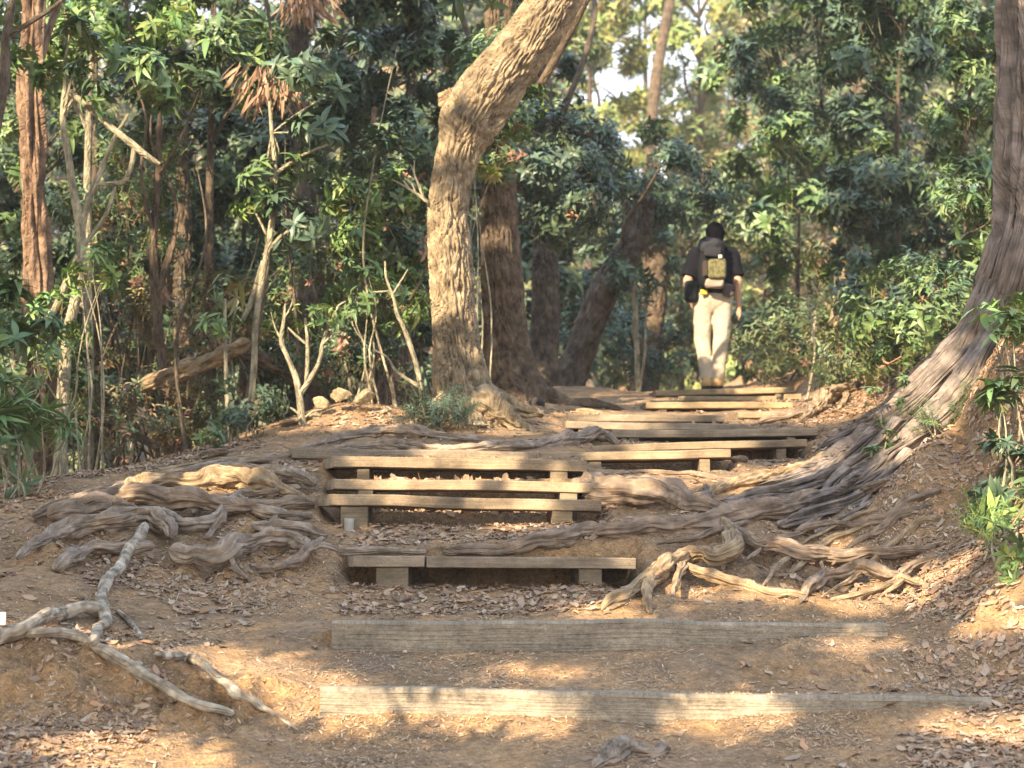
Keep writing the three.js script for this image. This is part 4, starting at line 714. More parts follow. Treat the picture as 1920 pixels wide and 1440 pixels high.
for (const [label, x, D, y0, y1, rx, dens, kind, pal, sc] of [
  ['hillside evergreen edging the bright gap', 1440, 26, -120, 400, 90, 1.4, 'sprig', 'mid', 1.6],
  ['hillside evergreen to the right of the gap, high up', 1530, 24, -120, 330, 130, 1.5, 'sprig', 'blue', 1.5],
  ['dense evergreen in the middle of the hillside', 1500, 22.5, 250, 620, 120, 1.4, 'sprig', 'mid', 1.4],
  ['dark evergreen high beside the cedar trunk', 1690, 20, -100, 330, 125, 1.5, 'sprig', 'deep', 1.3],
  ['green evergreen touching the cedar trunk', 1830, 17.5, -100, 420, 90, 1.3, 'mixed', 'mid', 0.85],
  ['dense dark evergreen left of the cedar at mid height', 1660, 19.5, 290, 640, 120, 1.4, 'sprig', 'blue', 1.2],
  ['green shrub in the angle of the cedar foot', 1790, 16.8, 380, 660, 85, 1.2, 'mixed', 'mid', 0.8],
  ['lit yellowish shrub just right of the hiker', 1440, 24.5, 400, 740, 80, 0.6, 'sprig', 'pale', 1.4],
  ['thin shrub with bare twigs over the far roots', 1600, 20.5, 560, 730, 90, 0.7, 'sprig', 'warm', 1.2],
  ['low green shrub on the hillside under the cedar', 1720, 17.6, 600, 700, 60, 0.8, 'broad', 'mid', 0.8],
  ['dark backing tree behind the hillside shrubs', 1600, 29, -120, 700, 190, 1.4, 'sprig', 'deep', 1.9],
  ['dark backing tree behind the cedar trunk', 1850, 26, -120, 620, 170, 1.4, 'sprig', 'deep', 1.7],
  ['evergreen on the slope beyond the cedar trunk', 2080, 22, -60, 560, 190, 1.1, 'sprig', 'deep', 1.7],
  ['tree closing the far end of the trail behind the hiker', 1400, 34, 300, 720, 110, 0.7, 'sprig', 'pale', 1.9],
]) understory('hillside_tree', label, 'tree', x, D, y0, y1, rx, dens, kind, pal, sc, { group: RIGHT, r: 0.035 });
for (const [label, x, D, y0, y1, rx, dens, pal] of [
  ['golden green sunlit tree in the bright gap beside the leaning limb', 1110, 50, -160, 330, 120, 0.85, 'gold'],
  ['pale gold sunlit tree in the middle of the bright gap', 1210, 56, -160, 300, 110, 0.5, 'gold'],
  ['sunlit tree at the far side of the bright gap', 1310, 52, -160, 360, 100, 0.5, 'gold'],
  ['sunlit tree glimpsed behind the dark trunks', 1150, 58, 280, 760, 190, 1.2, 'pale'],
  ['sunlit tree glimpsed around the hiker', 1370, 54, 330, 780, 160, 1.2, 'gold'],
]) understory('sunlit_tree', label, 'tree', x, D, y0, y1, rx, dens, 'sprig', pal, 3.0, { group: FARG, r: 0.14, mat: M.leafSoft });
{ // the wooded slope far behind, one mass
  const r = rng(5), list = [];
  for (let i = 0; i < 36000; i++) { const D = 66 + 26 * r(), x = (r() - 0.5) * 110, z = -D, gap = sstep(0, 3, x / D * 75 - 0.5) * sstep(0, 3, 9.5 - x / D * 75), y = FAR(x, D) + Math.pow(r(), 0.8) * lerp(17, 6, gap); list.push([V(x, y, z), V(r() - 0.5, 0.6, r() - 0.5 + 0.4), 4.4 + 2.6 * r()]); }
  const g = new THREE.Group(); g.name = 'distant_woodland'; scene.add(g); tag(g, 'distant sunlit wood closing the view beyond the trail', 'woodland', null, 'stuff');
  leaves(g, list, 'sprig', 'warm', 6, M.leafSoft);
}
// low plants
for (const [label, x, y, D, rx, ry, n, kind, pal, sc] of [
  ['broad leaved shrub at the photo edge, leaves level with the root tangle', 45, 640, 12.9, 75, 90, 70, 'broad', 'mid', 1.1],
  ['shrub of long dark leaves standing on thin canes at the photo edge', 40, 820, 12.2, 70, 100, 60, 'long', 'mid', 0.9],
  ['leafy shoot hanging beside the crooked sapling', 175, 500, 14.0, 55, 40, 34, 'broad', 'fresh', 0.9],
  ['leafy shrub at the foot of the crooked sapling', 110, 620, 14.0, 60, 60, 40, 'broad', 'fresh', 0.85],
  ['low bluish shrub on the bank under the slender sapling', 450, 760, 14.2, 60, 46, 46, 'sprig', 'blue', 0.9],
  ['small green seedling on the bank beside the low bluish shrub', 385, 805, 13.6, 26, 26, 10, 'broad', 'mid', 0.7],
  ['leafy bush low beside the dead sapling', 690, 560, 15.2, 60, 70, 60, 'broad', 'mid', 0.8],
  ['grassy tuft at the foot of the leaning tree', 815, 778, 13.95, 62, 28, 150, 'fan', 'blue', 0.62],
  ['broad leaved plant at the frame edge on the bank, leaves in sun', 1900, 660, 10.9, 50, 60, 14, 'broad', 'fresh', 1.0],
  ['ivy-like plant with dark leaves on the bank at the frame edge', 1890, 890, 10.7, 60, 60, 34, 'broad', 'blue', 0.85],
  ['feathery pale green fern sprig over the bank at the frame edge', 1880, 1005, 10.1, 60, 20, 16, 'fan', 'fresh', 0.9],
  ['sprig of sunlit pointed leaves on the bank just below the cedar trunk', 1895, 600, 11.0, 36, 30, 9, 'broad', 'fresh', 1.1],
  ['drooping plant with large pale green leaves halfway down the bank edge', 1900, 770, 10.7, 36, 40, 14, 'broad', 'mid', 1.1],
  ['bright leafy sprays overhanging the eroded bank at the frame edge', 1900, 945, 10.2, 40, 34, 16, 'broad', 'fresh', 0.95],
  ['small sunlit weed low on the bank at the frame edge', 1902, 1090, 9.8, 24, 26, 9, 'broad', 'fresh', 0.7],
  ['trailing plant growing over the cedar foot', 1680, 762, 12.5, 60, 44, 40, 'broad', 'mid', 0.5],
  ['few leaves sprouting from the split of the cedar foot', 1655, 840, 12.0, 22, 30, 12, 'broad', 'mid', 0.5],
  ['thin grassy weeds on the litter of the bank', 1770, 800, 11.8, 60, 50, 50, 'fan', 'mid', 0.45],
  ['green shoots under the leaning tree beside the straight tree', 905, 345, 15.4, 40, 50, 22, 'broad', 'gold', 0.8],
]) {
  const c = at(x, y, D), R = pxm(rx, D), Ry = pxm(ry, D), gy = smoothGround(c.x, c.z), base = V(c.x, gy, c.z), t = thing('shrub', label, 'plant', base, 'low plants along the trail');
  const l = crownList(c, [R, Ry, R * 0.7], n, x + y, sc, { clumps: Math.max(3, Math.round(n / 5)) });
  const k = Math.min(5, l.clumps.length);
  for (let i = 0; i < k; i++) add('stem', stemTo(V(base.x + (i - 2) * 0.05, gy - 0.02, base.z + (i % 2) * 0.04), l.clumps[i], 0.009, x + i, 'stem'), M.bark, t);
  leaves(t, l, kind, pal, x);
}
// dark leaf whorls hanging in at the top, from the leaning tree's neighbour
{
  const t = thing('overhanging_bough', 'dark backlit leaf whorls hanging from a bough at the top edge', 'bough', at(860, -40, 11.5));
  add('branch', loft(trace([[700, -120, 7], [790, -60, 5], [850, 4, 3], [905, -4, 2]], 11.5), { seg: 8, step: 0.05, color: COL.dark }), M.bark, t);
  leaves(t, [[at(850, 4, 11.5), V(0.2, -0.1, 1), 1.25], [at(912, 2, 11.5), V(0.3, -0.5, 1), 1.1], [at(800, -50, 11.5), V(0, -0.4, 1), 1.2]], 'broad', 'deep', 3);
}
// hanging dead fronds
for (const [x, y, D, w, h, label] of [[510, 160, 15.3, 76, 84, 'hanging bunch of russet dead fronds lit by the sun'], [575, 10, 15.8, 60, 66, 'upper bunch of dead brown fronds near the top edge'], [245, 100, 16, 40, 36, 'small bunch of dead brown fronds above the crooked sapling']]) {
  const r = rng(x), parts = [], c = at(x, y - h * 0.4, D);
  for (let i = 0; i < 150; i++) {
    const p = at(x + (r() + r() - 1) * w * 1.0, y - h * 0.55 + r() * h * 0.8, D + (r() - 0.5) * 0.4), g = leafBlade(pxm(h * (0.25 + 0.5 * r()), D), 0.018 + 0.022 * r(), 0.2 * r(), 0.4, 3);
    const d = V((p.x - c.x) * 2.2 + (r() - 0.5) * 0.9, -1 + 0.7 * r() * r(), (r() - 0.5) * 1.1); orient(g, d, p, r() * 6.28);
    const k = 0.7 + 0.6 * r(), P = PAL.dry[i % 3]; parts.push(tint(g, P[0] * k, P[1] * k, P[2] * k));
  }
  const g = mergeGeometries(parts); g.computeVertexNormals();
  const t = thing('dead_fronds', label, 'dead leaves', at(x, y, D), 'bunches of dead fronds');
  const m = add('frond_mass', g, M.litter, t); m.userData.kind = 'stuff';
  add('stem', loft([[at(x, y - h, D + 0.1), 0.012], [at(x - 20, y - h - 160, D + 0.2), 0.02], [at(x - 30, y - h - 420, D + 0.3), 0.03]], { seg: 7, step: 0.1, color: COL.twig }), M.bark, t);
}
// fallen logs in the wood
for (const [label, list, D, col] of [
  ['rotten slanting log with a splintered sunlit end in the wood', [[248, 732, 12], [300, 712, 17], [350, 694, 18], [410, 668, 17], [470, 640, 14]], 15.4, 'rootTan'],
  ['long mossy log sloping down behind the slender sapling', [[420, 640, 18], [480, 668, 18], [540, 700, 16], [600, 742, 12]], 16.2, 'brown'],
  ['slim fallen pole leaning across the dark hollow', [[140, 770, 9], [220, 800, 9], [300, 840, 8]], 15, 'twig'],
  ['bent fallen branch lying on the bank crest', [[355, 866, 7], [390, 850, 9], [430, 846, 8]], 13.4, 'root'],
]) tag(add('fallen_log', loft(trace(list, D), { seg: 28, step: 0.025, disp: DISP.root, color: COL[col], round: true }), M.bark), label, 'log', 'fallen wood');
// thin canes and bare twigs in the dark wood, each a stem of its own
{
  const r = rng(77);
  for (let i = 0; i < 34; i++) {
    const x = 20 + r() * 780, D = 14.6 + r() * 4.5, b = onGround(x, D), h = 0.9 + 2.2 * r(), lean = (r() - 0.5) * 0.9, p = b.clone().add(V(lean, h, (r() - 0.5) * 0.5));
    const g = mergeGeometries([stemTo(b.clone().add(V(0, -0.05, 0)), p, 0.007 + 0.014 * r(), 500 + i, r() < 0.5 ? 'stem' : 'twig'), stemTo(b.clone().lerp(p, 0.45), b.clone().lerp(p, 0.6).add(V((r() - 0.5) * 0.9, 0.35 * r(), 0.1)), 0.006, 600 + i, 'twig')]);
    tag(add('bare_cane', g, M.bark), 'thin bare cane in the shaded wood ' + (x < 130 ? 'at the photo edge by the reddish trunk' : x < 280 ? 'between the crooked sapling and slanting log' : x < 430 ? 'behind the slanting log' : x < 560 ? 'near the leafy sapling' : x < 690 ? 'behind the stones on the bank' : 'just left of the leaning tree'), 'cane', 'bare canes in the wood');
  }
  for (let i = 0; i < 12; i++) {
    const x = 1480 + r() * 330, y = 470 + r() * 220, D = 17 + r() * 4, a = onGround(x + 60 * (r() - 0.5), D), p = at(x, y, D);
    tag(add('bare_cane', stemTo(a, p, 0.010 + 0.012 * r(), 700 + i, 'stem'), M.bark), 'thin bare twig among the hillside shrubs near the cedar foot', 'cane', 'bare twigs on the hillside');
  }
}
trunkTree('pale_sapling', 'pale sunlit bent sapling among the hillside brush right of the hiker', [[1602, 735, 8], [1590, 680, 8], [1575, 630, 8], [1566, 580, 7], [1572, 520, 5]], 21, 'smooth', 'stem', { seg: 12, branches: [[[1582, 650, 6], [1556, 660, 5], [1530, 672, 3]], [[1568, 590, 4], [1540, 560, 3], [1522, 530, 2]]], crown: [[1570, 500, 50, 40, 40, 'sprig', 'warm', 1.1]], limbs: 1 });
// stones
function stoneGeo(c, R, seed, col) {
  const g = new THREE.IcosahedronGeometry(1, 4), p = g.attributes.position, cc = [], q = V(), rr = rng(Math.round(seed * 13)), cuts = [];
  for (let i = 0; i < 9; i++) cuts.push([V(rr() - 0.5, rr() - 0.5, rr() - 0.5).normalize(), 0.5 + 0.35 * rr()]);
  for (let i = 0; i < p.count; i++) {
    q.fromBufferAttribute(p, i); let k = 1.15; for (const [n, d] of cuts) { const c = n.dot(q); if (c > 0.05) k = Math.min(k, d / c); }
    q.multiplyScalar(k * (1 + 0.05 * noise(q.x * 4 + seed, q.y * 4, q.z * 4)));
    const v = 0.85 + 0.3 * noise(q.x * 4, q.y * 4 + seed, q.z * 4); cc.push(col[0] * v, col[1] * v, col[2] * v); p.setXYZ(i, c.x + q.x * R[0], c.y + q.y * R[1], c.z + q.z * R[2]);
  }
  g.setAttribute('color', new THREE.Float32BufferAttribute(cc, 3));
  const u = g.attributes.uv; for (let i = 0; i < p.count; i++) u.setXY(i, p.getX(i) * 1.2, p.getY(i) * 1.2 + p.getZ(i));
  const ng = g; ng.computeVertexNormals(); return ng;
}
const CREAM = [0.56, 0.47, 0.31], GREYS = [0.42, 0.39, 0.34];
for (const [x, y, rx, ry, c, label] of [
  [640, 742, 20, 16, CREAM, 'pale block stone above the planks beside the forked sapling'], [682, 744, 20, 15, CREAM, 'second pale block stone, nearer the leaning tree'],
  [600, 758, 17, 14, CREAM, 'cream stone next to the forked sapling'], [586, 782, 22, 10, CREAM, 'long low cream stone under the forked sapling'], [548, 792, 24, 8, CREAM, 'flat sunlit stone at the foot of the bank crest'],
  [680, 770, 18, 9, CREAM, 'flat cream stone below the two block stones'], [720, 774, 16, 8, CREAM, 'flat cream stone towards the grassy tuft'], [650, 784, 15, 8, CREAM, 'small cream stone among the weeds of the bank'],
  [788, 796, 24, 7, CREAM, 'flat slab stone under the grassy tuft'], [832, 797, 20, 7, CREAM, 'second flat slab stone under the grassy tuft'], [890, 797, 28, 8, CREAM, 'sunlit slab stone at the foot of the leaning tree'],
  [1000, 760, 20, 16, [0.07, 0.065, 0.06], 'black charred lump between the two trunks'],
  [1442, 872, 10, 8, GREYS, 'small whitish stone under the thin plank step'], [1386, 864, 18, 10, [0.24, 0.18, 0.13], 'brown stone in the dark hollow under the planks'],
  [755, 1126, 18, 12, [0.36, 0.26, 0.19], 'brown stone under the lowest plank step'], [1350, 888, 22, 6, [0.45, 0.35, 0.23], 'low tan stone before the dark hollow'],
  [395, 1148, 9, 12, [0.5, 0.45, 0.4], 'pale leaf-like stone standing in the dirt hollow'], [440, 1166, 8, 6, [0.45, 0.4, 0.35], 'pebble beside the pale standing stone'],
  [1735, 1276, 10, 5, GREYS, 'small grey stone at the foot of the bank'], [1698, 1288, 15, 5, GREYS, 'flat grey stone chip at the foot of the bank'],
  [100, 1358, 6, 6, [0.5, 0.46, 0.4], 'white pebble near the bottom corner'],
]) { const p = hit(x, y) ?? at(x, y, 14.6), D = -p.z; p.copy(at(x, y, D - pxm(rx, D) * 0.3)); tag(add('stone', stoneGeo(p, [pxm(rx, D), pxm(ry, D), pxm(rx, D) * 0.8], x * 0.37 + y, c), M.stone), label, 'stone', 'loose stones'); }
{ // corner of a small white plate on a stake at the frame edge
  const p = hit(0, 1180), D = -p.z, t = thing('marker_plate', 'corner of a small white marker plate at the photo edge on the dirt', 'marker', p);
  const c = at(-22, 1160, D); const g = new RoundedBoxGeometry(0.17, pxm(24, D), 0.012, 2, 0.003); g.translate(c.x, c.y, c.z);
  add('plate', g, std({ color: rgb(0.75, 0.78, 0.8), roughness: 0.5 }), t);
  add('stake', loft([[V(c.x, ground(c.x, c.z) - 0.06, c.z - 0.012), 0.008], [V(c.x, c.y + 0.02, c.z - 0.012), 0.008]], { seg: 8 }), M.block, t);
}

// ------------------------------------------------------------------ leaf litter
function litterGeo(seed, L, W) {
  const r = rng(seed), g = leafBlade(L, W, 0.05 + 0.3 * r(), 0.2 + 0.4 * r(), 4); g.rotateX(-Math.PI / 2); g.translate(0, 0.004, L / 2); const p = g.attributes.position;
  for (let i = 0; i < p.count; i++) p.setY(i, Math.abs(p.getY(i)) + 0.16 * L * Math.abs(noise(p.getX(i) * 30 + seed, p.getZ(i) * 30)));
  tint(g, 1, 1, 1); g.computeVertexNormals(); return g;
}
const onPlank = (x, z, y) => PLANKS.some((b) => x > b[0] && x < b[1] && z > b[2] && z < b[3] && y > b[4] - 0.12);
function scatter(name, label, geos, count, seed, density, cols, smin, smax, zone) {
  const r = rng(seed), per = geos.map(() => []);
  let tries = 0, done = 0;
  while (done < count && tries++ < count * 14) {
    const D = zone[0] + (zone[1] - zone[0]) * Math.pow(r(), 1.25), x = (r() - 0.5) * 2 * (0.30 * D + 0.4), z = -D;
    if (r() > density(x, z)) continue;
    const y = soil(x, z); if (onPlank(x, z, y)) continue;
    per[Math.floor(r() * geos.length)].push([x, y, z]); done++;
  }
  const grp = new THREE.Group(); grp.name = name; scene.add(grp); tag(grp, label, 'leaf litter', null, 'stuff');
  per.forEach((items, gi) => {
    const im = new THREE.InstancedMesh(geos[gi], M.litter, items.length); im.name = name + '_layer'; im.userData.kind = 'stuff'; im.castShadow = im.receiveShadow = true;
    items.forEach(([x, y, z], i) => {
      const n = groundNormal(x, z).add(V((r() - 0.5) * 0.5, 0, (r() - 0.5) * 0.5)).normalize();
      dummy.position.set(x, y + 0.002, z); dummy.quaternion.setFromUnitVectors(V(0, 1, 0), n); dummy.rotateY(r() * 6.28); dummy.scale.setScalar(lerp(smin, smax, r() * r())); dummy.updateMatrix(); im.setMatrixAt(i, dummy.matrix);
      const c = cols[Math.floor(r() * cols.length)], k = 0.75 + 0.5 * r(); im.setColorAt(i, tc.setRGB(c[0] * k, c[1] * k, c[2] * k));
    });
    grp.add(im);
  });
}
const BROWN = [[0.34, 0.235, 0.155], [0.40, 0.285, 0.19], [0.30, 0.185, 0.115], [0.45, 0.35, 0.26], [0.40, 0.235, 0.13], [0.28, 0.205, 0.15], [0.21, 0.14, 0.095]];
const TAN = [[0.48, 0.35, 0.22], [0.40, 0.27, 0.16], [0.54, 0.42, 0.29], [0.30, 0.205, 0.13], [0.35, 0.25, 0.165]];
const bankOnly = (x, z) => (x > 1.95 + 0.25 * ((-z) - 9) * 0.4 ? 0.15 + 0.85 * sstep(-0.1, 0.45, fbm(x * 2, z * 2, 9, 2)) : 0);
const path = (x, z) => { const D = -z, cx = (D - 9) * 0.10 + 0.15; return Math.abs(x - cx); };
const deep = (x, z) => (-z < 10.1 && x > -1.6 && x < 1.7 ? 0.15 : 1) * clamp(0.03 + 0.6 * sstep(0.1, 0.5, 0.35 + fbm(x * 1.3, z * 1.3, 4, 3)) * (0.08 + 0.92 * sstep(0.9, 2.0, path(x, z))) + 0.8 * ((x > -0.9 && x < 0.6 && -z > 10.15 && -z < 12.6) ? 1 : 0) + 0.35 * sstep(1.9, 2.6, x) , 0, 1);
scatter('leaf_litter', 'dry curled brown leaves scattered over the trail and its banks', [0, 1, 2, 3].map((i) => litterGeo(i + 3, 0.062, 0.030)), 26000, 21, deep, BROWN, 0.55, 1.5, [7.8, 18]);
scatter('bank_litter', 'thick dry leaves and straw on the bank below the cedar', [0, 1, 2, 3].map((i) => litterGeo(i + 23, 0.052, 0.016)), 11000, 24, bankOnly, BROWN.concat([[0.55, 0.45, 0.32], [0.50, 0.36, 0.22]]), 0.45, 1.4, [9.8, 13.2]);
scatter('leaf_crumbs', 'fine crumbled leaf bits strewn over the dirt', [0, 1, 2].map((i) => litterGeo(i + 13, 0.026, 0.006)), 90000, 22, (x, z) => clamp(0.28 + 0.9 * fbm(x * 1.7, z * 1.7, 8, 3), 0.05, 1), TAN, 0.5, 1.6, [7.8, 16]);
scatter('fine_twigs', 'fine dry twigs and needles strewn over the dirt', [0, 1].map((i) => { const r = rng(i); const g = tint(twigGeo([V(0, 0, 0), V(0.012, 0.06, 0.006), V(-0.006, 0.13, 0)], 0.0028), 1, 1, 1); g.rotateX(Math.PI / 2); g.translate(0, 0.006, -0.06); g.computeVertexNormals(); return g; }), 5200, 23, deep, BROWN.slice(0, 4), 0.4, 1.6, [7.8, 17]);

// ------------------------------------------------------------------ the hiker
const matte = (r, g, b) => new THREE.MeshPhysicalMaterial({ color: rgb(r, g, b), roughness: 0.95, specularIntensity: 0.25 });
function surfaceNet(sdf, lo, hi, cell) {                           // mesh of sdf = 0, smooth normals from the field
  const n = [0, 1, 2].map((k) => Math.ceil((hi[k] - lo[k]) / cell) + 1), [nx, ny, nz] = n, f = new Float32Array(nx * ny * nz);
  const P = (i, j, k) => V(lo[0] + i * cell, lo[1] + j * cell, lo[2] + k * cell);
  for (let k = 0; k < nz; k++) for (let j = 0; j < ny; j++) for (let i = 0; i < nx; i++) f[(k * ny + j) * nx + i] = sdf(P(i, j, k));
  const vid = new Int32Array(nx * ny * nz).fill(-1), pos = [], idx = [], at3 = (i, j, k) => f[(k * ny + j) * nx + i];
  for (let k = 0; k < nz - 1; k++) for (let j = 0; j < ny - 1; j++) for (let i = 0; i < nx - 1; i++) {
    let c = 0, s = V();
    for (const [a, b] of EDGES) { const va = at3(i + a[0], j + a[1], k + a[2]), vb = at3(i + b[0], j + b[1], k + b[2]); if (va < 0 !== vb < 0) { const t = va / (va - vb); s.add(V(lerp(a[0], b[0], t), lerp(a[1], b[1], t), lerp(a[2], b[2], t))); c++; } }
    if (c) { vid[(k * ny + j) * nx + i] = pos.length / 3; s.multiplyScalar(1 / c); pos.push(lo[0] + (i + s.x) * cell, lo[1] + (j + s.y) * cell, lo[2] + (k + s.z) * cell); }
  }
  const q = (a, b, c, d, flip) => { if (a < 0 || b < 0 || c < 0 || d < 0) return; flip ? idx.push(a, c, b, a, d, c) : idx.push(a, b, c, a, c, d); };
  const id = (i, j, k) => vid[(k * ny + j) * nx + i];
  for (let k = 1; k < nz - 1; k++) for (let j = 1; j < ny - 1; j++) for (let i = 1; i < nx - 1; i++) {
    const v = at3(i, j, k) < 0;
    if (v !== at3(i + 1, j, k) < 0) q(id(i, j - 1, k - 1), id(i, j, k - 1), id(i, j, k), id(i, j - 1, k), !v);
    if (v !== at3(i, j + 1, k) < 0) q(id(i - 1, j, k - 1), id(i - 1, j, k), id(i, j, k), id(i, j, k - 1), !v);
    if (v !== at3(i, j, k + 1) < 0) q(id(i - 1, j - 1, k), id(i, j - 1, k), id(i, j, k), id(i - 1, j, k), !v);
  }
  const g = new THREE.BufferGeometry(); g.setAttribute('position', new THREE.Float32BufferAttribute(pos, 3)); g.setAttribute('uv', new THREE.Float32BufferAttribute(pos.flatMap((v, i) => (i % 3 === 2 ? [] : [v])), 2)); g.setIndex(idx); g.computeVertexNormals(); return g;
}
const EDGES = []; for (let a = 0; a < 8; a++) for (const b of [1, 2, 4]) if (!(a & b)) EDGES.push([[a & 1, a >> 1 & 1, a >> 2 & 1], [(a | b) & 1, (a | b) >> 1 & 1, (a | b) >> 2 & 1]]);
function capsule(p, a, b, ra, rb) { const ab = b.clone().sub(a), ap = p.clone().sub(a), t = clamp(ap.dot(ab) / ab.lengthSq(), 0, 1); return ap.addScaledVector(ab, -t).length() - lerp(ra, rb, t); }
const ell = (p, c, R) => { const q = V((p.x - c.x) / R.x, (p.y - c.y) / R.y, (p.z - c.z) / R.z), k = q.length(); return (k - 1) * Math.min(R.x, R.y, R.z); };
const smin = (a, b, k) => { const h = clamp(0.5 + 0.5 * (b - a) / k, 0, 1); return lerp(b, a, h) - k * h * (1 - h); };
{
  const D = 19.6, foot = at(1334, 729, D); foot.y = Math.max(foot.y, ground(foot.x, foot.z));
  const t = thing('person', 'hiker seen from behind in black t-shirt and beige trousers, walking up past the top step', 'person', foot);
  const J = { pel: V(0.02, 0.93, 0), chest: V(0.03, 1.28, -0.02), neck: V(0.045, 1.45, -0.03), head: V(0.055, 1.60, -0.045),
    hipL: V(-0.08, 0.90, 0), kneeL: V(-0.085, 0.49, -0.03), ankL: V(-0.045, 0.10, 0.02), hipR: V(0.12, 0.90, 0), kneeR: V(0.105, 0.49, 0.02), ankR: V(0.055, 0.10, 0.06),
    shL: V(-0.155, 1.37, -0.01), elL: V(-0.235, 1.11, 0.02), wrL: V(-0.19, 0.94, -0.14), shR: V(0.225, 1.37, -0.01), elR: V(0.275, 1.11, 0.03), wrR: V(0.29, 0.86, -0.02) };
  const handBones = (w, down, side) => { const l = [[w, w.clone().addScaledVector(down, 0.085), 0.026, 0.030]]; for (let i = 0; i < 4; i++) { const s = w.clone().addScaledVector(down, 0.075).add(V(0, 0, (i - 1.5) * 0.019)), m = s.clone().addScaledVector(down, 0.042 - Math.abs(i - 1.3) * 0.005).add(V(side * 0.004, 0, 0)), e = m.clone().addScaledVector(down, 0.034 - Math.abs(i - 1.3) * 0.005).add(V(-side * 0.014, 0, 0)); l.push([s, m, 0.0095, 0.009], [m, e, 0.009, 0.0075]); } const b = w.clone().addScaledVector(down, 0.035); l.push([b, b.clone().addScaledVector(down, 0.03).add(V(-side * 0.01, 0, -0.04)), 0.012, 0.0105], [b.clone().addScaledVector(down, 0.03).add(V(-side * 0.01, 0, -0.04)), b.clone().addScaledVector(down, 0.065).add(V(-side * 0.012, 0, -0.046)), 0.0105, 0.0085]); return l; };
  const limb = [[J.hipL, J.kneeL, 0.088, 0.06], [J.kneeL, J.ankL, 0.06, 0.042], [J.hipR, J.kneeR, 0.088, 0.06], [J.kneeR, J.ankR, 0.06, 0.042], [J.shL, J.elL, 0.052, 0.042], [J.elL, J.wrL, 0.041, 0.029], [J.shR, J.elR, 0.052, 0.042], [J.elR, J.wrR, 0.041, 0.029], [J.neck, J.head, 0.055, 0.058]];
  const torso = (p, g = 0) => smin(smin(ell(p, V(0.02, 0.95, 0), V(0.175 + g, 0.15 + g, 0.115 + g)), ell(p, V(0.03, 1.13, -0.01), V(0.155 + g, 0.24 + g, 0.105 + g)), 0.1), ell(p, V(0.035, 1.30, -0.02), V(0.185 + g, 0.17 + g, 0.115 + g)), 0.1);
  const head = (p) => { let d = ell(p, J.head, V(0.078, 0.112, 0.096)); d = smin(d, ell(p, V(0.055, 1.55, -0.10), V(0.05, 0.06, 0.05)), 0.03); d = smin(d, capsule(p, V(0.055, 1.605, -0.135), V(0.055, 1.572, -0.152), 0.010, 0.015), 0.015); for (const s of [-1, 1]) { d = smin(d, ell(p, V(0.055 + s * 0.08, 1.595, -0.035), V(0.014, 0.032, 0.022)), 0.01); d = Math.max(d, -ell(p, V(0.055 + s * 0.033, 1.608, -0.142), V(0.018, 0.010, 0.012))); } return Math.max(d, -capsule(p, V(0.035, 1.535, -0.148), V(0.075, 1.535, -0.148), 0.004, 0.004)); };
  const hands = [...handBones(J.wrR, V(0.06, -1, -0.1).normalize(), 1), ...handBones(J.wrL, V(0.35, -0.75, -0.5).normalize(), -1)];
  const skin = std({ color: rgb(0.50, 0.31, 0.21), roughness: 0.6 });
  const body = surfaceNet((p) => {
    let d = torso(p); for (const [a, b, ra, rb] of limb) d = smin(d, capsule(p, a, b, ra, rb), 0.035);
    d = smin(d, head(p), 0.03); let h = 9; for (const [a, b, ra, rb] of hands) h = smin(h, capsule(p, a, b, ra, rb), 0.006); d = smin(d, h, 0.015);
    for (const a of [J.ankL, J.ankR]) d = smin(d, capsule(p, a.clone().add(V(0, -0.04, 0.03)), a.clone().add(V(0, -0.05, -0.14)), 0.035, 0.03), 0.03);
    return d;
  }, [-0.36, 0.0, -0.30], [0.42, 1.76, 0.22], 0.010);
  const put = (n, g, m, par = t, label) => { const o = new THREE.Mesh(g, m); o.name = n; o.castShadow = o.receiveShadow = true; if (label) o.userData.label = label; par.add(o); return o; };
  put('body', body, skin);
  const wrinkle = (p, f) => 0.008 * noise(p.x * 14, p.y * f, p.z * 14) + 0.005 * noise(p.x * 30, p.y * 26, p.z * 30);
  const trousers = surfaceNet((p) => {
    let d = Math.max(torso(p, 0.022), p.y - 0.985);
    for (const [a, b, ra, rb, g0, g1] of [[J.hipL, J.kneeL, 0.088, 0.06, 0.020, 0.022], [J.kneeL, J.ankL, 0.06, 0.042, 0.022, 0.026], [J.hipR, J.kneeR, 0.088, 0.06, 0.020, 0.022], [J.kneeR, J.ankR, 0.06, 0.042, 0.022, 0.026]]) d = smin(d, capsule(p, a, b, ra + g0, rb + g1), 0.014);
    return Math.max(d + wrinkle(p, 9), 0.085 - p.y, p.y - 0.985);
  }, [-0.36, 0.05, -0.22], [0.36, 1.02, 0.22], 0.0115);
  put('trousers', trousers, std({ color: rgb(0.47, 0.405, 0.315), roughness: 0.95 }));
  const shirt = surfaceNet((p) => {
    let d = torso(p, 0.020);
    for (const [a, b] of [[J.shL, J.elL], [J.shR, J.elR]]) { const e = a.clone().lerp(b, 0.78); let s = capsule(p, a, e, 0.085, 0.078); const dir = b.clone().sub(a).normalize(); s = Math.max(s, p.clone().sub(e).dot(dir) - 0.01); d = smin(d, s, 0.04); }
    d = smin(d, capsule(p, V(-0.13, 1.41, -0.01), V(0.20, 1.41, -0.01), 0.055, 0.055), 0.05);
    return Math.max(d + wrinkle(p, 14) * 0.8, 0.965 - p.y, p.y - 1.475);
  }, [-0.42, 0.9, -0.24], [0.46, 1.52, 0.22], 0.0115);
  put('t_shirt', shirt, matte(0.009, 0.009, 0.013));
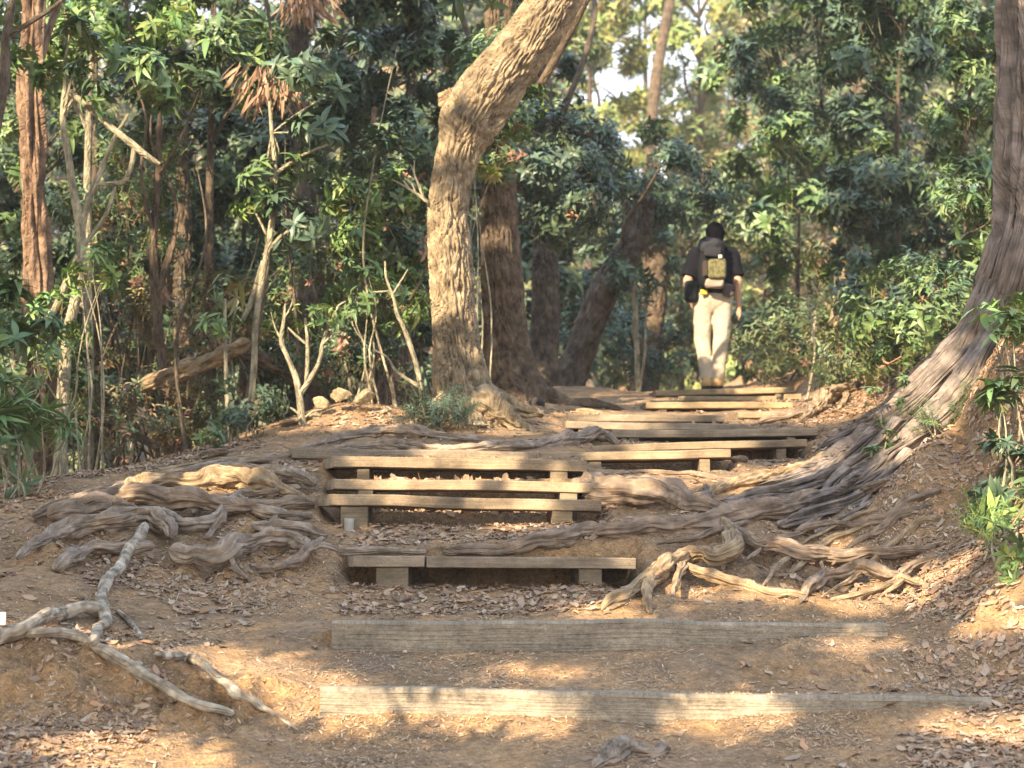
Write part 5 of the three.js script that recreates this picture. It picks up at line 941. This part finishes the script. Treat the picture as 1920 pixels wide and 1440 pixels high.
  const hair = surfaceNet((p) => { let d = smin(ell(p, V(0.055, 1.632, -0.035), V(0.098, 0.105, 0.112)), ell(p, V(0.055, 1.56, 0.005), V(0.082, 0.085, 0.075)), 0.04); d += 0.006 * noise(p.x * 60, p.y * 22, p.z * 60); return Math.max(d, (-0.105 - p.z) + (p.y < 1.66 ? 0 : -0.05)); }, [-0.08, 1.44, -0.18], [0.2, 1.77, 0.12], 0.009);
  put('hair', hair, new THREE.MeshPhysicalMaterial({ color: rgb(0.004, 0.004, 0.005), roughness: 0.9, specularIntensity: 0.05 }));
  for (const a of [J.ankL, J.ankR]) {
    const bo = surfaceNet((p) => Math.max(smin(capsule(p, a.clone().add(V(0, 0.03, 0.005)), a.clone().add(V(0, -0.05, 0.02)), 0.052, 0.055), capsule(p, a.clone().add(V(0, -0.052, 0.025)), a.clone().add(V(0, -0.06, -0.17)), 0.052, 0.046), 0.04), 0.018 - p.y), [a.x - 0.1, 0, a.z - 0.26], [a.x + 0.1, 0.22, a.z + 0.13], 0.01);
    const b = put('boot', bo, std({ color: rgb(0.52, 0.34, 0.15), roughness: 0.8 }));
    const so = surfaceNet((p) => Math.max(Math.max(capsule(p, a.clone().add(V(0, -0.08, 0.03)), a.clone().add(V(0, -0.08, -0.18)), 0.058, 0.05), Math.abs(p.y - 0.011) - 0.011)), [a.x - 0.1, -0.02, a.z - 0.26], [a.x + 0.1, 0.05, a.z + 0.13], 0.009);
    put('sole', so, std({ color: rgb(0.06, 0.05, 0.045) }), b);
  }
  // the rucksack on the back
  const bp = thing('backpack', 'black and olive rucksack with pale bottom and grey lid on the hiker\'s back', 'backpack', foot.clone().add(V(-0.02, 1.0, 0.14)));
  const o = bp.position.clone().sub(foot);
  const rb = (n, x, y, z, w, h, d, rad, m, par = bp, wob = 0.012) => { const g = new RoundedBoxGeometry(w, h, d, 6, rad), P = g.attributes.position; for (let i = 0; i < P.count; i++) { const k = wob * fbm(P.getX(i) * 9 + x * 20, P.getY(i) * 9 + y * 7, P.getZ(i) * 9, 2); P.setXYZ(i, P.getX(i) * (1 + k * 2), P.getY(i) + k, P.getZ(i) + k * 2); } g.computeVertexNormals(); g.translate(x - o.x, y - o.y, z - o.z); return put(n, g, m, par); };
  const cloth = (r, g, b) => matte(r, g, b);
  const camoA = tileField(128, 12, 3, 611), camo = new THREE.MeshPhysicalMaterial({ roughness: 0.95, specularIntensity: 0.25, map: tex(128, (i) => (camoA[i] > 0.55 ? [0.47, 0.45, 0.33] : camoA[i] > 0.45 ? [0.40, 0.39, 0.27] : [0.33, 0.33, 0.23]), true) });
  const main = rb('main_body', -0.01, 1.27, 0.215, 0.27, 0.50, 0.19, 0.07, cloth(0.014, 0.015, 0.018));
  rb('pocket', 0.035, 1.19, 0.325, 0.185, 0.20, 0.07, 0.03, camo, main);
  rb('pocket', -0.085, 1.19, 0.315, 0.06, 0.16, 0.06, 0.025, cloth(0.06, 0.045, 0.04), main);
  rb('lid', -0.03, 1.425, 0.225, 0.24, 0.17, 0.20, 0.075, cloth(0.035, 0.037, 0.044));
  rb('lid_flap', -0.01, 1.36, 0.325, 0.17, 0.10, 0.03, 0.014, cloth(0.03, 0.03, 0.036));
  rb('bottom_panel', 0.01, 1.055, 0.245, 0.20, 0.10, 0.15, 0.04, cloth(0.36, 0.30, 0.25));
  rb('badge', 0.062, 1.305, 0.372, 0.034, 0.034, 0.012, 0.005, cloth(0.8, 0.76, 0.62, 0.5), main);
  rb('shoulder_strap', -0.10, 1.44, 0.06, 0.05, 0.05, 0.20, 0.02, cloth(0.012, 0.012, 0.014)); rb('shoulder_strap', 0.14, 1.44, 0.06, 0.05, 0.05, 0.20, 0.02, cloth(0.012, 0.012, 0.014));
  const belt = rb('hip_belt', 0.05, 0.995, 0.13, 0.36, 0.055, 0.05, 0.02, cloth(0.02, 0.02, 0.024));
  rb('belt_pouch', 0.165, 1.00, 0.13, 0.12, 0.13, 0.09, 0.035, cloth(0.10, 0.085, 0.085), belt); rb('yellow_tag', -0.085, 0.975, 0.17, 0.075, 0.05, 0.03, 0.012, cloth(0.65, 0.52, 0.08), belt);
  const cb = thing('hip_bag', 'small black bag hanging at the hiker\'s left hip', 'bag', foot.clone().add(V(-0.20, 0.93, 0.06)));
  const oo = cb.position.clone().sub(foot), g1 = new RoundedBoxGeometry(0.15, 0.20, 0.12, 5, 0.05); g1.translate(-0.005, 0.05, 0.02); put('pouch', g1, cloth(0.012, 0.014, 0.016), cb);
  const g2 = new RoundedBoxGeometry(0.13, 0.06, 0.10, 4, 0.025); g2.translate(-0.005, 0.145, 0.025); put('flap', g2, cloth(0.02, 0.03, 0.03), cb);
}

// ------------------------------------------------------------------ unseen trees around the photographer, crowns carved along sun rays to place sun patches
{
  const U = V(0, 1, 0).cross(SUN).normalize(), W = SUN.clone().cross(U).normalize(), O = V(0, 3, -14);
  const uv = (p) => { const q = p.clone().sub(O); return [q.dot(U), q.dot(W)]; };
  const open = [], shut = [];
  const lit = (px, py, D, ru, rv, tilt = 0) => { const p = D ? at(px, py, D) : hit(px, py); if (p) { const [a, b] = uv(p); open.push([a, b, ru, rv, tilt]); } };
  const dark = (px, py, D, ru, rv) => { const p = D ? at(px, py, D) : hit(px, py); if (p) { const [a, b] = uv(p); shut.push([a, b, ru, rv]); } };
  // sun flecks seen in the photograph: spot, size in metres across and along
  lit(850, 560, 14.35, 0.3, 0.22); lit(848, 500, 14.35, 0.3, 0.22); lit(842, 430, 14.35, 0.3, 0.22); lit(840, 390, 14.35, 0.2, 0.12); lit(850, 285, 14.3, 0.22, 0.09); lit(960, 130, 14.35, 0.35, 0.25); lit(1010, 50, 14.35, 0.35, 0.3); lit(930, 190, 14.3, 0.16, 0.12); lit(845, 665, 14.3, 0.2, 0.09); lit(850, 190, 14.3, 0.1, 0.08); lit(925, 440, 16.4, 0.15, 0.25);
  lit(850, 935, 11.6, 0.6, 0.09); lit(760, 905, 12, 0.35, 0.08); lit(980, 906, 12, 0.35, 0.08); lit(720, 868, 12.4, 0.2, 0.08); lit(940, 872, 12.4, 0.45, 0.08); lit(850, 846, 12.9, 0.2, 0.07); lit(1220, 851, 12.9, 0.32, 0.07); lit(1270, 830, 13.5, 0.3, 0.07);
  lit(1350, 745, 18, 0.95, 0.22); lit(1340, 600, 19.6, 0.5, 0.75); lit(1340, 470, 19.6, 0.35, 0.35);
  lit(250, 1420, 0, 0.4, 0.12); lit(700, 1345, 8.85, 0.42, 0.13); lit(1010, 1345, 8.85, 0.16, 0.12); lit(980, 1270, 0, 0.2, 0.05); lit(1640, 1225, 0, 0.18, 0.10); lit(1840, 1375, 0, 0.28, 0.09);
  lit(1150, 1155, 0, 0.28, 0.04); lit(1380, 1105, 0, 0.35, 0.07); lit(1640, 1120, 0, 0.30, 0.10); lit(450, 1235, 0, 0.35, 0.05); lit(100, 1185, 0, 0.3, 0.05); lit(1320, 1340, 8.85, 0.10, 0.10); lit(1420, 1350, 8.85, 0.12, 0.08);
  lit(390, 898, 12.4, 0.30, 0.13); lit(1770, 790, 12, 0.22, 0.16); lit(1740, 850, 11.9, 0.16, 0.12); lit(1890, 690, 11.8, 0.2, 0.08); lit(1880, 1150, 9.7, 0.12, 0.2); lit(1500, 865, 12.5, 0.2, 0.08); lit(1300, 898, 12.4, 0.3, 0.04); lit(1240, 1050, 10.6, 0.15, 0.1);
  lit(570, 760, 14.5, 0.4, 0.25); lit(680, 750, 14.6, 0.35, 0.14); lit(820, 797, 14.2, 0.5, 0.05); lit(60, 220, 15, 0.15, 0.35); lit(65, 430, 15, 0.12, 0.3); lit(515, 165, 15.2, 0.28, 0.25); lit(640, 420, 15.8, 0.25, 0.2); lit(1590, 735, 16, 0.4, 0.15);
  lit(170, 60, 16.2, 0.5, 0.35); lit(420, 60, 16, 0.5, 0.3); lit(250, 270, 14.4, 0.3, 0.2); lit(480, 400, 14.8, 0.2, 0.15); lit(310, 700, 15.2, 0.3, 0.15); lit(110, 550, 14, 0.2, 0.25); lit(570, 640, 14.5, 0.25, 0.25); lit(1480, 640, 23, 0.8, 0.6); lit(1060, 755, 16, 0.35, 0.08);
  dark(900, 1410, 0, 0.4, 0.04); dark(1100, 1420, 0, 0.5, 0.05); dark(1300, 1200, 9.7, 0.5, 0.06); dark(400, 1100, 0, 0.5, 0.12); dark(900, 1060, 10.6, 0.9, 0.06); dark(1000, 500, 22, 1.6, 1.6); dark(1850, 300, 12, 0.3, 1.2);
  lit(1560, 580, 20, 0.5, 0.5); lit(1480, 480, 23, 0.5, 0.4); lit(1420, 640, 24, 0.6, 0.7); lit(1600, 200, 22, 0.6, 0.4); lit(1760, 450, 17, 0.3, 0.3); lit(700, 450, 16, 0.3, 0.3); lit(300, 150, 16, 0.4, 0.3); lit(560, 420, 14.8, 0.2, 0.15); lit(640, 270, 14.8, 0.3, 0.12); lit(100, 700, 14.4, 0.25, 0.2); lit(560, 1300, 0, 0.2, 0.1);
  dark(960, 640, 16.4, 0.35, 0.5); dark(940, 300, 16.4, 0.3, 0.4); dark(1000, 1290, 0, 0.3, 0.03); dark(150, 1290, 8.95, 0.5, 0.1); dark(1650, 980, 11.4, 0.5, 0.2);
  dark(905, 235, 14.3, 0.22, 0.07); dark(850, 328, 14.3, 0.3, 0.06); dark(862, 625, 14.3, 0.3, 0.05); dark(870, 705, 14.3, 0.3, 0.08); dark(300, 560, 15.5, 0.5, 0.35); dark(430, 680, 15.5, 0.4, 0.3); dark(620, 560, 17, 0.4, 0.4); dark(940, 540, 16.4, 0.3, 0.25); dark(820, 1000, 11.5, 0.8, 0.06); dark(1700, 1260, 0, 0.3, 0.06); dark(500, 1130, 10.5, 0.5, 0.08);
  lit(1350, 780, 15.8, 0.8, 0.12); lit(1340, 757, 16.9, 0.9, 0.15); lit(1200, 930, 12, 0.12, 0.06); lit(1420, 905, 12.4, 0.25, 0.06); lit(1560, 1040, 11, 0.2, 0.06); lit(1700, 1090, 10.4, 0.2, 0.1); lit(250, 905, 12.3, 0.1, 0.08); lit(200, 945, 11.9, 0.2, 0.04); lit(1280, 1085, 10.5, 0.25, 0.06); lit(1850, 620, 11.6, 0.15, 0.1); lit(1900, 950, 10.2, 0.15, 0.15); lit(1905, 760, 10.7, 0.12, 0.12); lit(930, 180, 15.8, 0.15, 0.3);
  lit(1350, 733, 18.8, 1.0, 0.14); lit(860, 600, 14.3, 0.2, 0.08);

  const inside = (l, a, b, m) => l.some(([x, y, ru, rv]) => { const k = ((a - x) / (ru + m)) ** 2 + ((b - y) / (rv + m)) ** 2; return k < 1 + 0.35 * noise(a * 3.1, b * 3.1, 2); });
  const cell = 0.17, cells = new Map();
  for (let px = -160; px <= 2080; px += 32) for (let py = 0; py <= 1460; py += 32) for (let D = 7.6; D < (px > 1060 ? 20.5 : 27); D += 0.4) { const p = at(px, py, D); if (p.y < smoothGround(p.x, p.z) - 0.3 || p.y > 9) continue; const [a, b] = uv(p); cells.set(Math.floor(a / cell) + ',' + Math.floor(b / cell), [Math.floor(a / cell), Math.floor(b / cell)]); }
  const trees = []; for (const [x, z, h] of [[-4.2, -5.5, 9], [-7.5, -8.5, 10], [-9, -2.5, 11], [-3.4, 1.5, 9], [-7, 3.5, 11], [2.6, 3, 10], [-12, -8, 12], [-11.5, 2, 13], [-1, 6, 12], [-6, 9, 14], [3.4, -3.4, 8.5], [6, 5, 12], [-14, -14, 12]]) trees.push({ c: V(x, smoothGround(x, z) + h, z), l: [] });
  const r = rng(4242), inFrame = (p) => { const q = pixelOf(p); return q && q[0] > -190 && q[0] < 2110 && q[1] > -190 && q[1] < 1640; };
  for (const [ci, cj] of cells.values()) for (let k = 0; k < 4; k++) {
    const a = (ci + r()) * cell, b = (cj + r()) * cell, t0 = 6.5 + 11 * r();
    if (!inside(shut, a, b, 0) && (inside(open, a, b, lerp(0.14, 0.25, sstep(-1.6, -0.4, b))) || fbm(a * 0.9 + 3, b * 0.9, 5, 3) > lerp(0.55, -0.22, sstep(-1.4, 1.4, b)))) continue;
    let t = t0, p; for (let n = 0; n < 40; n++) { p = O.clone().addScaledVector(U, a).addScaledVector(W, b).addScaledVector(SUN, t); if (!inFrame(p) && p.y > smoothGround(p.x, p.z) + 2.2) break; t += 0.5; }
    let best = trees[0], bd = 1e9; for (const q of trees) { const d = q.c.distanceToSquared(p); if (d < bd) { bd = d; best = q; } }
    best.l.push([p, V(r() - 0.5, 0.4 * r(), r() - 0.5)  .addScaledVector(SUN, 1.2), 1.45 + 0.45 * r()]);
  }
  trees.forEach((q, i) => {
    if (q.l.length < 20) return;
    const base = V(q.c.x, smoothGround(q.c.x, q.c.z), q.c.z), t = thing('shade_tree', 'tall tree outside the view, its crown carved to dapple the sunlight', 'tree', base, 'unseen shade trees around the photographer');
    add('trunk', loft([[base.clone().add(V(0, -0.2, 0)), 0.13], [base.clone().lerp(q.c, 0.3), 0.1], [base.clone().lerp(q.c, 0.7).add(V(0.2, 0, 0.1)), 0.08], [q.c, 0.05]], { seg: 18, step: 0.2, disp: DISP.smooth, color: COL.brown }), M.bark, t);
    leaves(t, q.l, 'broad', 'mid', 900 + i);
  });
}
scene.fog = new THREE.FogExp2(rgb(0.92, 0.95, 1.0), 0.001);
renderer.render(scene, camera);
